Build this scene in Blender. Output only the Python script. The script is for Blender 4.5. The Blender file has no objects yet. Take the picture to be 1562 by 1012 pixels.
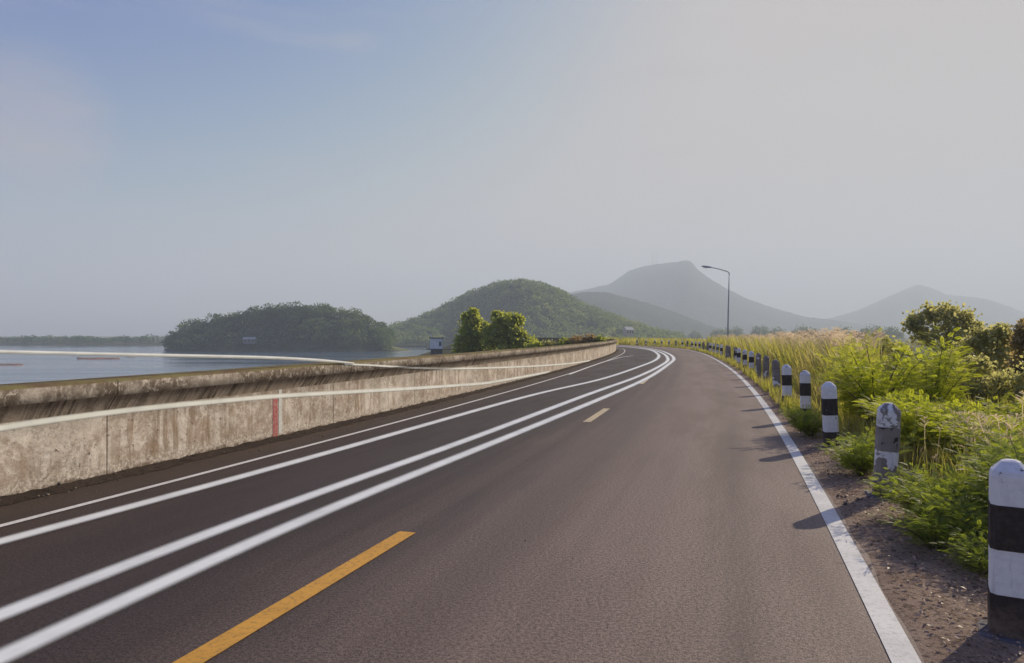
import bpy, math, random
import numpy as np
from mathutils import Vector, noise as mnoise
R = math.radians
C = bpy.context.scene.collection
S = bpy.context.scene
random.seed(7)
rng = np.random.default_rng(11)

# ------------------------------------------------------------------ camera
FP, EYE, HOR = 1100.0, 1.5, 511.0          # focal length in pixels of the 1562 px frame, eye height, horizon row
cam = bpy.data.cameras.new('camera')
cam.sensor_width = 36.0
cam.lens = FP / 1562 * 36
cam.clip_start, cam.clip_end = 0.05, 20000
co = bpy.data.objects.new('camera', cam)
C.objects.link(co)
co.location = (0, 0, EYE)
co.rotation_euler = (R(90 + 0.26), 0, 0)
S.camera = co

# ------------------------------------------------------------------ sky, sun, exposure
SUN_EL, SUN_AZ = 28.0, 50.0                 # azimuth measured from +Y towards +X
w = bpy.data.worlds.new('World')
S.world = w
w.use_nodes = True
nt = w.node_tree
nt.nodes.clear()
out = nt.nodes.new('ShaderNodeOutputWorld')
bg = nt.nodes.new('ShaderNodeBackground')
sky = nt.nodes.new('ShaderNodeTexSky')
sky.sky_type = 'NISHITA'
sky.sun_disc = False
sky.sun_elevation = R(SUN_EL)
sky.sun_rotation = R(SUN_AZ)
sky.altitude = 50
sky.air_density = 1.0
sky.dust_density = 1.6
sky.ozone_density = 2.5
bg.inputs['Strength'].default_value = 0.10
# the sky as a camera records it: a soft shoulder towards the glare, deep blue only in the darkest corner
sx_ = nt.nodes.new('ShaderNodeSeparateXYZ'); nt.links.new(sky.outputs[0], sx_.inputs[0])
cb_ = nt.nodes.new('ShaderNodeCombineXYZ')
def wmath(op, a, b=0.0):
    n_ = nt.nodes.new('ShaderNodeMath'); n_.operation = op
    for q_, v_ in ((0, a), (1, b)):
        if isinstance(v_, bpy.types.NodeSocket): nt.links.new(v_, n_.inputs[q_])
        else: n_.inputs[q_].default_value = v_
    return n_.outputs[0]
for i_, (top_, k_, p_) in enumerate(((5.75, 2.5, 2.5), (5.38, 2.9, 2.5), (5.2, 2.0, 1.5))):
    e_ = wmath('EXPONENT', wmath('MULTIPLY', wmath('POWER', wmath('DIVIDE', sx_.outputs[i_], k_), p_), -1.0))
    nt.links.new(wmath('MULTIPLY', wmath('SUBTRACT', 1.0, e_), top_), cb_.inputs[i_])
# thin high cloud, faintly pink, mostly to the left
tc_ = nt.nodes.new('ShaderNodeTexCoord')
vm_ = nt.nodes.new('ShaderNodeVectorMath'); vm_.operation = 'MULTIPLY'; vm_.inputs[1].default_value = (2.2, 1.6, 9.0)
nt.links.new(tc_.outputs['Generated'], vm_.inputs[0])
cn_ = nt.nodes.new('ShaderNodeTexNoise'); cn_.inputs['Scale'].default_value = 1.3; cn_.inputs['Detail'].default_value = 5; cn_.inputs['Distortion'].default_value = 0.4
nt.links.new(vm_.outputs[0], cn_.inputs['Vector'])
mr_ = nt.nodes.new('ShaderNodeMapRange'); mr_.interpolation_type = 'SMOOTHSTEP'
for k_i, v_i in ((1, 0.5), (2, 0.78), (3, 0.0), (4, 0.42)): mr_.inputs[k_i].default_value = v_i
nt.links.new(cn_.outputs['Fac'], mr_.inputs[0])
mx_ = nt.nodes.new('ShaderNodeMix'); mx_.data_type = 'RGBA'; mx_.inputs[7].default_value = (5.0, 4.75, 4.95, 1)
nt.links.new(mr_.outputs[0], mx_.inputs[0]); nt.links.new(cb_.outputs[0], mx_.inputs[6])
# one soft pinkish cloud low on the far left
nv_ = nt.nodes.new('ShaderNodeVectorMath'); nv_.operation = 'DOT_PRODUCT'; nv_.inputs[1].default_value = Vector((-735, 1100, 322)).normalized()
nt.links.new(tc_.outputs['Generated'], nv_.inputs[0])
mr2 = nt.nodes.new('ShaderNodeMapRange'); mr2.interpolation_type = 'SMOOTHSTEP'
for k_i, v_i in ((1, 0.9945), (2, 0.9999), (3, 0.0), (4, 0.8)): mr2.inputs[k_i].default_value = v_i
nt.links.new(nv_.outputs['Value'], mr2.inputs[0])
mr3 = nt.nodes.new('ShaderNodeMapRange'); mr3.interpolation_type = 'SMOOTHSTEP'
for k_i, v_i in ((1, 0.32), (2, 0.62), (3, 0.15), (4, 0.75)): mr3.inputs[k_i].default_value = v_i
nt.links.new(cn_.outputs['Fac'], mr3.inputs[0])
mx2 = nt.nodes.new('ShaderNodeMix'); mx2.data_type = 'RGBA'; mx2.inputs[7].default_value = (4.6, 4.1, 4.5, 1)
nt.links.new(wmath('MULTIPLY', mr2.outputs[0], mr3.outputs[0]), mx2.inputs[0]); nt.links.new(mx_.outputs[2], mx2.inputs[6])
nt.links.new(mx2.outputs[2], bg.inputs[0])
nt.links.new(bg.outputs[0], out.inputs[0])
sd = bpy.data.lights.new('sun', 'SUN')
sd.energy = 5.0
sd.angle = R(0.6)
sd.color = (1.0, 0.87, 0.66)
so = bpy.data.objects.new('sun', sd)
C.objects.link(so)
sdir = Vector((math.sin(R(SUN_AZ)) * math.cos(R(SUN_EL)), math.cos(R(SUN_AZ)) * math.cos(R(SUN_EL)), math.sin(R(SUN_EL))))
so.rotation_euler = sdir.to_track_quat('Z', 'Y').to_euler()
so.location = (30, 30, 60)
S.view_settings.view_transform = 'Standard'
S.view_settings.look = 'None'
S.view_settings.exposure = 0.0
S.view_settings.gamma = 1.0
S.render.engine = 'CYCLES'
S.cycles.use_denoising = True
S.cycles.max_bounces = 8
S.cycles.transparent_max_bounces = 12
S.cycles.volume_bounces = 2
S.cycles.sample_clamp_indirect = 6


# ------------------------------------------------------------------ helpers
def X_at(px, Y):
    return (px - 781) * Y / FP


def Z_at(py, Y):
    return EYE + (HOR - py) * Y / FP


def G(px, py):                              # ground point seen at a pixel of the flat road
    Y = FP * EYE / (py - HOR)
    return X_at(px, Y), Y


def tag(o, label=None, cat=None, group=None, kind=None):
    if label: o['label'] = label
    if cat: o['category'] = cat
    if group: o['group'] = group
    if kind: o['kind'] = kind
    return o


def empty(name, loc=(0, 0, 0), rz=0.0):
    o = bpy.data.objects.new(name, None)
    C.objects.link(o)
    o.location = loc
    o.rotation_euler = (0, 0, rz)
    o.empty_display_size = 0.2
    return o


def mesh(name, V, F, mat, parent=None, uv=None, smooth=False, fmat=None, loc=None):
    """V (n,3), F (m,k) with k = 3 or 4 (or a list of lists)."""
    me = bpy.data.meshes.new(name)
    V = np.asarray(V, dtype=np.float32)
    if isinstance(F, np.ndarray):
        m, k = F.shape
        me.vertices.add(len(V))
        me.vertices.foreach_set('co', V.ravel())
        me.loops.add(m * k)
        me.loops.foreach_set('vertex_index', F.astype(np.int32).ravel())
        me.polygons.add(m)
        me.polygons.foreach_set('loop_start', np.arange(0, m * k, k, dtype=np.int32))
        me.polygons.foreach_set('loop_total', np.full(m, k, dtype=np.int32))
        me.update(calc_edges=True)
        me.validate()
    else:
        me.from_pydata([tuple(map(float, v)) for v in V], [], F)
        me.update()
    if uv is not None:
        l = me.uv_layers.new(name='UVMap')
        idx = np.empty(len(me.loops), dtype=np.int32)
        me.loops.foreach_get('vertex_index', idx)
        l.data.foreach_set('uv', np.asarray(uv, dtype=np.float32)[idx].ravel())
    for mm in (mat if isinstance(mat, (list, tuple)) else [mat]):
        me.materials.append(mm)
    if fmat is not None:
        me.polygons.foreach_set('material_index', np.asarray(fmat, dtype=np.int32))
    if smooth:
        me.polygons.foreach_set('use_smooth', np.ones(len(me.polygons), dtype=bool))
    o = bpy.data.objects.new(name, me)
    C.objects.link(o)
    if parent: o.parent = parent
    if loc is not None: o.location = loc
    return o


class MB:
    """collects boxes, tubes and loose polygons into ONE mesh"""
    def __init__(s):
        s.v, s.f = [], []

    def add(s, v, f):
        n = len(s.v)
        s.v += [tuple(map(float, p)) for p in v]
        s.f += [[i + n for i in q] for q in f]
        return s

    def box(s, x0, x1, y0, y1, z0, z1):
        v = [(x0, y0, z0), (x1, y0, z0), (x1, y1, z0), (x0, y1, z0), (x0, y0, z1), (x1, y0, z1), (x1, y1, z1), (x0, y1, z1)]
        return s.add(v, [[0, 3, 2, 1], [4, 5, 6, 7], [0, 1, 5, 4], [1, 2, 6, 5], [2, 3, 7, 6], [3, 0, 4, 7]])

    def tube(s, P, rad, n=7, cap=True):
        v, f = tube(P, rad, n)
        if cap:
            f = [list(q) for q in f] + [list(range(n))[::-1], list(range(len(v) - n, len(v)))]
        return s.add(v, [list(q) for q in f])

    def build(s, name, mat, parent=None, smooth=False):
        return mesh(name, s.v, s.f, mat, parent, smooth=smooth)


def tube(P, rad, n=6):
    P = np.asarray(P, float)
    rad = np.broadcast_to(np.asarray(rad, float), (len(P),))
    T = np.gradient(P, axis=0)
    T /= np.linalg.norm(T, axis=1)[:, None] + 1e-9
    ref = np.array([0, 0, 1.0]) if abs(T[len(T) // 2][2]) < 0.8 else np.array([1.0, 0, 0])
    A = np.cross(T, ref); A /= np.linalg.norm(A, axis=1)[:, None] + 1e-9
    B = np.cross(T, A)
    a = np.arange(n) * 2 * np.pi / n
    V = P[:, None] + rad[:, None, None] * (A[:, None] * np.cos(a)[None, :, None] + B[:, None] * np.sin(a)[None, :, None])
    V = V.reshape(-1, 3)
    F = []
    for i in range(len(P) - 1):
        for j in range(n):
            k = (j + 1) % n
            F.append((i * n + j, i * n + k, (i + 1) * n + k, (i + 1) * n + j))
    return V, np.array(F)


def frames(fwd, roll=None):
    """rotation matrices (k,3,3) with columns x = fwd, z roughly up, rolled about fwd"""
    f = fwd / (np.linalg.norm(fwd, axis=1)[:, None] + 1e-9)
    up = np.tile(np.array([0, 0, 1.0]), (len(f), 1))
    bad = np.abs(f[:, 2]) > 0.97
    up[bad] = (1, 0, 0)
    y = np.cross(up, f); y /= np.linalg.norm(y, axis=1)[:, None] + 1e-9
    z = np.cross(f, y)
    if roll is not None:
        c, s = np.cos(roll)[:, None], np.sin(roll)[:, None]
        y, z = y * c + z * s, z * c - y * s
    return np.stack([f, y, z], axis=2)


def scatter(TV, TF, pos, M, sc):
    """copies of a small template baked into one vertex / face array"""
    sc = np.asarray(sc, float)
    if sc.ndim == 1: sc = np.repeat(sc[:, None], 3, 1)
    V = np.einsum('kij,kvj->kvi', M, TV[None] * sc[:, None, :]) + pos[:, None]
    k, n = len(pos), len(TV)
    F = TF[None] + (np.arange(k) * n)[:, None, None]
    return V.reshape(-1, 3), F.reshape(-1, TF.shape[1])


def rand_dirs(k, up=0.0):
    d = rng.normal(size=(k, 3))
    d /= np.linalg.norm(d, axis=1)[:, None]
    d[:, 2] += up
    return d / np.linalg.norm(d, axis=1)[:, None]


def join(parts):
    Vs, Fs, n = [], [], 0
    for v, f in parts:
        Vs.append(v); Fs.append(f + n); n += len(v)
    return np.concatenate(Vs), np.concatenate(Fs)


# templates -----------------------------------------------------------------
def t_frond(pairs=9, leaf=0.24, wid=0.075):
    V, F = [], []
    for i in range(pairs):
        t = 0.12 + 0.88 * (i + 0.5) / pairs
        L = leaf * (0.55 + 0.9 * math.sin(math.pi * min(1, 0.15 + 0.85 * t)) * 0.6)
        z = -0.28 * t * t
        for s in (-1, 1):
            b = len(V)
            V += [(t, 0, z), (t + 0.03 + wid / 2, s * L * 0.5, z + 0.02), (t + 0.08, s * L, z - 0.03), (t + 0.03 - wid / 2, s * L * 0.5, z + 0.02)]
            F.append((b, b + 1, b + 2, b + 3) if s > 0 else (b + 3, b + 2, b + 1, b))
    b = len(V)
    V += [(0, -0.008, 0), (0, 0.008, 0), (1, 0.004, -0.28), (1, -0.004, -0.28)]
    F.append((b, b + 1, b + 2, b + 3))
    return np.array(V), np.array(F)


def t_leaf(w_=0.45):
    return np.array([(0, 0, 0), (0.45, -w_ / 2, 0.06), (1, 0, -0.04), (0.45, w_ / 2, 0.06)]), np.array([(0, 1, 2, 3)])


def t_blade(seg=3, w_=0.02, bend=0.45):
    V, F = [], []
    for i in range(seg + 1):
        t = i / seg
        ww = w_ * (1 - t) ** 0.7 + 0.0015
        V += [(bend * t * t, -ww / 2, t * (1 - 0.18 * bend * t)), (bend * t * t, ww / 2, t * (1 - 0.18 * bend * t))]
        if i: F.append((2 * i - 2, 2 * i - 1, 2 * i + 1, 2 * i))
    return np.array(V), np.array(F)


def t_plume():
    """grass stalk with a feathery drooping seed head"""
    V, F = [], []
    def strip(P, w0):
        b = len(V)
        for i, p in enumerate(P):
            V.extend([(p[0], p[1] - w0 / 2, p[2]), (p[0], p[1] + w0 / 2, p[2])])
            if i: F.append((b + 2 * i - 2, b + 2 * i - 1, b + 2 * i + 1, b + 2 * i))
    strip([(0, 0, 0), (0.02, 0, 0.45), (0.07, 0, 0.82)], 0.006)
    r = random.Random(3)
    for i in range(16):
        t = i / 15
        x, z = 0.07 + 0.17 * t * t, 0.80 + 0.2 * t - 0.05 * t * t
        a, l = r.uniform(0, 6.28), 0.075 * (1.1 - 0.6 * t)
        dx, dy = math.cos(a) * l * 0.5 + 0.02, math.sin(a) * l
        b = len(V)
        V.extend([(x, -0.004, z), (x, 0.004, z), (x + dx, dy + 0.006, z + l * 0.6), (x + dx, dy - 0.006, z + l * 0.6)])
        F.append((b, b + 1, b + 2, b + 3))
    return np.array(V), np.array(F)


def t_pebble():
    v = np.array([(1, 0, 0), (-.9, .1, 0), (0.1, .8, 0), (0, -.9, .1), (.1, 0, .6), (0, .1, -.6)], float)
    f = np.array([(0, 2, 4), (2, 1, 4), (1, 3, 4), (3, 0, 4), (2, 0, 5), (1, 2, 5), (3, 1, 5), (0, 3, 5)])
    return v, f


# ------------------------------------------------------------------ materials
class NM:
    def __init__(s, name):
        s.m = bpy.data.materials.new(name)
        s.m.use_nodes = True
        s.t = s.m.node_tree
        s.t.nodes.clear()
        s.o = s.t.nodes.new('ShaderNodeOutputMaterial')

    def n(s, typ, inp=None, **kw):
        nd = s.t.nodes.new('ShaderNode' + typ)
        for k, v in kw.items(): setattr(nd, k, v)
        for k, v in (inp or {}).items():
            sock = nd.inputs[k]
            if isinstance(v, bpy.types.NodeSocket): s.t.links.new(v, sock)
            else: sock.default_value = v
        return nd

    def noise(s, vec, scale, detail=4, rough=0.55, dist=0.0):
        return s.n('TexNoise', {'Vector': vec, 'Scale': scale, 'Detail': detail, 'Roughness': rough, 'Distortion': dist}).outputs['Fac']

    def ramp(s, fac, lo, hi, a=0.0, b=1.0):
        return s.n('MapRange', {'Value': fac, 'From Min': lo, 'From Max': hi, 'To Min': a, 'To Max': b}, interpolation_type='SMOOTHSTEP').outputs[0]

    def mix(s, fac, a, b, blend='MIX'):
        nd = s.t.nodes.new('ShaderNodeMix')
        nd.data_type = 'RGBA'; nd.blend_type = blend
        for sock, v in ((nd.inputs[0], fac), (nd.inputs[6], a), (nd.inputs[7], b)):
            if isinstance(v, bpy.types.NodeSocket): s.t.links.new(v, sock)
            else: sock.default_value = v if not isinstance(v, tuple) or len(v) == 4 else (*v, 1)
        return nd.outputs[2]

    def math(s, op, a, b=0.0):
        return s.n('Math', {0: a, 1: b}, operation=op).outputs[0]

    def vmul(s, vec, k):
        return s.n('VectorMath', {0: vec, 1: k}, operation='MULTIPLY').outputs[0]

    def obj(s):
        return s.n('TexCoord').outputs['Object']

    def uv(s):
        return s.n('TexCoord').outputs['UV']

    def bump(s, h, strength=0.4, dist=0.02):
        return s.n('Bump', {'Height': h, 'Strength': strength, 'Distance': dist}).outputs[0]

    def bsdf(s, col, rough=0.8, spec=0.3, normal=None, metallic=0.0, alpha=None):
        i = {'Base Color': col if not isinstance(col, tuple) or len(col) == 4 else (*col, 1), 'Roughness': rough, 'Specular IOR Level': spec, 'Metallic': metallic}
        if normal is not None: i['Normal'] = normal
        if alpha is not None: i['Alpha'] = alpha
        b = s.n('BsdfPrincipled', i)
        s.t.links.new(b.outputs[0], s.o.inputs[0])
        return s.m


def plain(name, col, rough=0.7, metallic=0.0, vary=0.25, scale=6.0):
    k = NM(name)
    f = k.noise(k.obj(), scale, 5, 0.6)
    c2 = tuple(c * (1 - vary) for c in col)
    return k.bsdf(k.mix(k.ramp(f, 0.35, 0.65), col, c2), rough, 0.3, metallic=metallic)


def leafmat(name, a, b, trans, tfac=0.45, c=None, cscale=1.2, gloss=0.05):
    k = NM(name)
    rnd = k.n('NewGeometry').outputs['Random Per Island']
    col = k.mix(rnd, a, b)
    if c:
        col = k.mix(k.ramp(k.noise(k.obj(), cscale, 3), 0.5, 0.66), col, c)
    tcol = k.mix(0.5, col, trans)
    tcol = k.mix(1.0, tcol, (2, 2, 2), 'MULTIPLY')
    d = k.n('BsdfDiffuse', {'Color': col})
    t = k.n('BsdfTranslucent', {'Color': tcol})
    m = k.n('MixShader', {0: tfac, 1: d.outputs[0], 2: t.outputs[0]})
    g = k.n('BsdfGlossy', {'Color': (0.8, 0.8, 0.8, 1), 'Roughness': 0.45})
    m2 = k.n('MixShader', {0: gloss, 1: m.outputs[0], 2: g.outputs[0]})
    k.t.links.new(m2.outputs[0], k.o.inputs[0])
    return k.m


def m_asphalt():
    k = NM('asphalt')
    o, uv = k.obj(), k.uv()
    fine = k.noise(o, 150, 3, 0.8)
    coarse = k.noise(o, 48, 4, 0.8)
    grit = k.n('TexVoronoi', {'Vector': o, 'Scale': 85.0}).outputs['Distance']
    gr = k.math('ADD', k.math('MULTIPLY', fine, 0.5), k.math('MULTIPLY', coarse, 0.5))
    big = k.noise(k.vmul(uv, (0.22, 1.0, 1)), 1.0, 6, 0.62, 0.2)
    drag = k.noise(k.vmul(uv, (0.06, 3.2, 1)), 1.0, 4, 0.6)
    v = k.n('SeparateXYZ', {0: uv}).outputs[1]
    dark = k.mix(k.ramp(gr, 0.43, 0.575), (0.026, 0.0175, 0.0135), (0.080, 0.055, 0.043))
    pale = k.mix(k.ramp(gr, 0.43, 0.575), (0.105, 0.076, 0.060), (0.36, 0.265, 0.212))
    # right-hand lane paler: partly worn paving, partly sun sheen put into the colour
    edge = k.math('ADD', k.math('ADD', v, k.math('MULTIPLY', k.math('SUBTRACT', big, 0.5), 3.0)), k.math('MULTIPLY', k.math('SUBTRACT', drag, 0.5), 1.6))
    col = k.mix(k.ramp(edge, -0.9, 1.9, 0.04, 1.0), dark, pale)
    # wheel tracks polished a little darker, dust towards the edges
    wt = k.math('ABSOLUTE', k.math('SUBTRACT', k.math('ABSOLUTE', k.math('SUBTRACT', k.math('ABSOLUTE', v), 1.6)), 0.75))
    col = k.mix(k.math('MULTIPLY', k.ramp(wt, 0.35, 0.0), k.ramp(drag, 0.35, 0.65, 0.1, 0.34)), col, (0.05, 0.039, 0.034))
    col = k.mix(k.math('MULTIPLY', k.ramp(v, 2.75, 3.3), 0.45), col, (0.26, 0.20, 0.165))
    col = k.mix(k.math('MULTIPLY', k.ramp(big, 0.42, 0.62), 0.22), col, (0.03, 0.024, 0.021))
    # scattered pale stones in the mix, old oil drips
    spark = k.ramp(k.noise(o, 75, 2, 0.6), 0.70, 0.74)
    col = k.mix(k.math('MULTIPLY', spark, 0.5), col, (0.34, 0.28, 0.25))
    drip = k.ramp(k.noise(k.vmul(uv, (0.7, 2.2, 1)), 1.3, 6, 0.7), 0.63, 0.74)
    col = k.mix(k.math('MULTIPLY', drip, 0.4), col, (0.03, 0.024, 0.022))
    h = k.math('ADD', k.math('MULTIPLY', grit, 0.6), k.math('ADD', fine, coarse))
    return k.bsdf(col, k.ramp(big, 0.3, 0.7, 0.58, 0.72), 0.28, k.bump(h, 0.45, 0.006))


def m_paint(name, col, wear=0.5, dirty=(0.22, 0.2, 0.18), soft=False):
    k = NM(name)
    o = k.obj()
    n1 = k.noise(o, 30, 4, 0.7)
    n2 = k.noise(o, 2.2, 4, 0.6)
    c = k.mix(k.ramp(n2, 0.35, 0.75), col, tuple(x * 0.82 for x in col))
    c = k.mix(k.math('MULTIPLY', k.ramp(k.math('ADD', k.math('MULTIPLY', n1, 0.6), k.math('MULTIPLY', k.noise(o, 140, 3, 0.8), 0.4)), 0.5, 0.6), wear), c, dirty)
    alpha = None
    if soft:
        v = k.n('SeparateXYZ', {0: k.uv()}).outputs[1]
        e = k.math('ABSOLUTE', k.math('SUBTRACT', v, 0.5))
        alpha = k.ramp(e, 0.12, 0.5, 0.96, 0.0)
    return k.bsdf(c, 0.65, 0.3, k.bump(n1, 0.15, 0.003), alpha=alpha)


def m_concrete_wall():
    k = NM('weathered_concrete')
    uv = k.uv()
    sx = k.n('SeparateXYZ', {0: uv})
    u, v = sx.outputs[0], sx.outputs[1]          # metres along the wall, metres up the profile
    mott = k.noise(uv, 2.2, 8, 0.7, 0.3)
    fine = k.noise(uv, 26, 6, 0.75)
    mid = k.noise(uv, 9, 7, 0.72)
    col = k.mix(k.ramp(mott, 0.32, 0.66), (0.56, 0.485, 0.405), (0.80, 0.72, 0.63))
    # pinkish-brown blotches and rust-coloured runs on the face
    blot = k.math('MULTIPLY', k.ramp(k.noise(uv, 1.1, 9, 0.74, 0.7), 0.45, 0.56), k.ramp(mid, 0.36, 0.54))
    col = k.mix(k.math('MULTIPLY', blot, 0.72), col, (0.33, 0.235, 0.17))
    run = k.noise(k.vmul(uv, (7.0, 0.7, 1)), 1.0, 6, 0.7, 0.4)
    run2 = k.noise(k.vmul(uv, (0.45, 0.5, 1)), 1.0, 3)
    rf = k.math('MULTIPLY', k.ramp(run, 0.47, 0.58), k.ramp(run2, 0.38, 0.56))
    col = k.mix(k.math('MULTIPLY', rf, 0.65), col, (0.25, 0.165, 0.10))
    grey = k.ramp(k.noise(uv, 0.8, 6, 0.7, 0.3), 0.46, 0.58)
    col = k.mix(k.math('MULTIPLY', grey, k.ramp(fine, 0.42, 0.62, 0, 0.6)), col, (0.23, 0.20, 0.165))
    # pits and chips
    chip = k.ramp(k.noise(uv, 13, 5, 0.7), 0.62, 0.65)
    col = k.mix(k.math('MULTIPLY', chip, 0.8), col, (0.075, 0.055, 0.042))
    # whiter, scoured strip along the foot with mud splashes
    ft = k.math('ADD', v, k.math('MULTIPLY', k.noise(uv, 5, 6, 0.75), 0.30))
    col = k.mix(k.ramp(ft, 0.34, 0.24, 0, 0.7), col, k.mix(k.ramp(fine, 0.40, 0.56), (0.80, 0.72, 0.62), (0.36, 0.30, 0.24)))
    col = k.mix(k.ramp(ft, 0.215, 0.17, 0, 0.85), col, (0.16, 0.12, 0.09))
    # overhang's own shade put into a darker colour, plus grime and black algae runs
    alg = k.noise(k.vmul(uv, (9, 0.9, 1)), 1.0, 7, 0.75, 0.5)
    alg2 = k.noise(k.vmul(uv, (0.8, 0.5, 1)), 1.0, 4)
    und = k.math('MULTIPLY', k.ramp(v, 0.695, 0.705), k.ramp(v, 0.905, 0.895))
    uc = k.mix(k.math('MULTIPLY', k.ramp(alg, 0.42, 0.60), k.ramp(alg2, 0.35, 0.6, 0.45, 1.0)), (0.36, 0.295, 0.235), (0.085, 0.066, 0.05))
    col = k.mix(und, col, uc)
    # the band above is speckled with lichen
    band = k.ramp(v, 0.905, 0.915)
    sp = k.noise(k.vmul(uv, (15, 10, 1)), 1.0, 7, 0.8, 0.2)
    b2 = k.math('MULTIPLY', k.ramp(sp, 0.38, 0.51), k.ramp(k.noise(uv, 1.7, 5, 0.7), 0.32, 0.62, 0.25, 1.0))
    bc = k.mix(b2, k.mix(k.ramp(mott, 0.35, 0.65), (0.50, 0.43, 0.355), (0.64, 0.565, 0.485)), (0.15, 0.115, 0.085))
    col = k.mix(band, col, bc)
    top = k.ramp(v, 1.055, 1.075)
    moss = k.ramp(k.noise(uv, 1.6, 5, 0.7), 0.35, 0.6)
    col = k.mix(top, col, k.mix(moss, (0.15, 0.095, 0.06), (0.20, 0.175, 0.075)))
    # hairline casting joints, unevenly spaced
    uu = k.math('ADD', u, k.math('MULTIPLY', k.noise(k.vmul(uv, (0.23, 0, 0)), 1.0, 1), 3.0))
    fr = k.math('ABSOLUTE', k.math('SUBTRACT', k.math('FRACT', k.math('DIVIDE', uu, 2.6)), 0.5))
    jn = k.ramp(fr, 0.0045, 0.0025)
    pick = k.ramp(k.noise(k.vmul(uv, (0.5, 0, 0)), 1.0, 0), 0.40, 0.55, 0.15, 0.9)
    col = k.mix(k.math('MULTIPLY', jn, pick), col, (0.07, 0.055, 0.045))
    h = k.math('ADD', k.math('MULTIPLY', mott, 1.0), k.math('ADD', k.math('ADD', fine, mid), k.math('MULTIPLY', k.math('ADD', chip, jn), -1.2)))
    return k.bsdf(col, 0.92, 0.12, k.bump(h, 0.55, 0.015))


def m_soil(name, a, b, c, scale=1.0, g=None, gv=None):
    k = NM(name)
    o = k.obj()
    n1, n2, n3 = k.noise(o, 1.3 * scale, 6, 0.65), k.noise(o, 16 * scale, 5, 0.7), k.noise(o, 70 * scale, 3, 0.7)
    col = k.mix(k.ramp(n1, 0.35, 0.65), a, b)
    col = k.mix(k.ramp(n2, 0.48, 0.66), col, c)
    col = k.mix(k.ramp(n3, 0.55, 0.7, 0, 0.6), col, tuple(x * 1.6 for x in b))
    if g:
        col = k.mix(k.ramp(k.noise(o, 0.5 * scale, 5, 0.6), 0.45, 0.6), col, g)
    if gv:                                  # short turf takes over away from the road edge
        vv = k.math('ADD', k.n('SeparateXYZ', {0: k.uv()}).outputs[1], k.math('MULTIPLY', n1, 1.6))
        col = k.mix(k.ramp(vv, gv, gv + 1.0, 0, 0.85), col, k.mix(k.ramp(n2, 0.4, 0.6), (0.10, 0.115, 0.03), (0.17, 0.155, 0.06)))
    return k.bsdf(col, 0.95, 0.1, k.bump(k.math('ADD', n2, n3), 0.8, 0.03))


def m_water():
    k = NM('lake_water')
    o = k.obj()
    n1 = k.noise(k.vmul(o, (0.25, 0.9, 1)), 1.0, 4, 0.6)
    n2 = k.noise(k.vmul(o, (0.012, 0.06, 1)), 1.0, 3, 0.5)
    return k.bsdf((0.085, 0.125, 0.175), k.ramp(n2, 0.35, 0.65, 0.08, 0.2), 0.5, k.bump(n1, 0.22, 0.25))


def m_hill(name, a, b, c, s):
    k = NM(name)
    o = k.obj()
    n1, n2 = k.noise(o, 0.02 * s, 6, 0.65), k.noise(o, 0.14 * s, 5, 0.7)
    col = k.mix(k.ramp(n1, 0.38, 0.62), a, b)
    col = k.mix(k.ramp(n2, 0.5, 0.65), col, c)
    return k.bsdf(col, 0.95, 0.05, k.bump(n2, 0.9, 6.0 / s))


M_asph = m_asphalt()
M_wall = m_concrete_wall()
M_white = m_paint('white_road_paint', (0.74, 0.73, 0.68), 0.4)
M_trail = m_paint('soft_white_trail', (0.90, 0.915, 0.86), 0.0, soft=True)  # light trails on road and wall, put into a plain white colour
M_yellow = m_paint('yellow_road_paint', (0.70, 0.36, 0.055), 0.5, (0.2, 0.13, 0.06))
M_yelpale = m_paint('worn_yellow_road_paint', (0.62, 0.50, 0.30), 0.5)
M_dirt = m_soil('shoulder_dirt', (0.31, 0.22, 0.165), (0.44, 0.33, 0.25), (0.10, 0.072, 0.052), 1.6, gv=5.2)
M_foot = m_soil('wall_foot_dirt', (0.055, 0.042, 0.034), (0.075, 0.057, 0.046), (0.03, 0.023, 0.018))
M_ground = m_soil('field_ground', (0.11, 0.10, 0.045), (0.15, 0.13, 0.06), (0.06, 0.06, 0.025), 0.2, (0.07, 0.085, 0.025))
M_water = m_water()
M_grass = leafmat('grass_blade', (0.17, 0.20, 0.025), (0.26, 0.25, 0.045), (0.42, 0.38, 0.05), 0.5, (0.36, 0.28, 0.13), 0.35)
M_straw = leafmat('dry_grass_plume', (0.42, 0.33, 0.22), (0.55, 0.45, 0.32), (0.5, 0.4, 0.28), 0.45)
M_fern = leafmat('feathery_leaf', (0.135, 0.19, 0.016), (0.235, 0.27, 0.026), (0.52, 0.53, 0.03), 0.54, (0.27, 0.28, 0.035), 1.4)
M_weed = leafmat('weed_leaf', (0.10, 0.155, 0.018), (0.18, 0.22, 0.03), (0.36, 0.40, 0.03), 0.45)
M_olive = leafmat('olive_leaf', (0.185, 0.19, 0.075), (0.28, 0.265, 0.105), (0.48, 0.45, 0.14), 0.6, (0.25, 0.235, 0.08), 0.6)
M_brown = leafmat('brown_leaf', (0.16, 0.13, 0.055), (0.24, 0.185, 0.08), (0.36, 0.28, 0.10), 0.55)
M_bushg = leafmat('bank_tree_leaf', (0.13, 0.18, 0.026), (0.25, 0.28, 0.045), (0.5, 0.5, 0.06), 0.55, (0.28, 0.28, 0.045), 0.5)
M_orange = leafmat('rusty_shrub_leaf', (0.25, 0.165, 0.06), (0.36, 0.25, 0.09), (0.4, 0.26, 0.08), 0.45)
M_forest = leafmat('forest_leaf', (0.026, 0.050, 0.018), (0.085, 0.13, 0.04), (0.13, 0.18, 0.045), 0.36, (0.16, 0.19, 0.055), 0.07, gloss=0.02)
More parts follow.
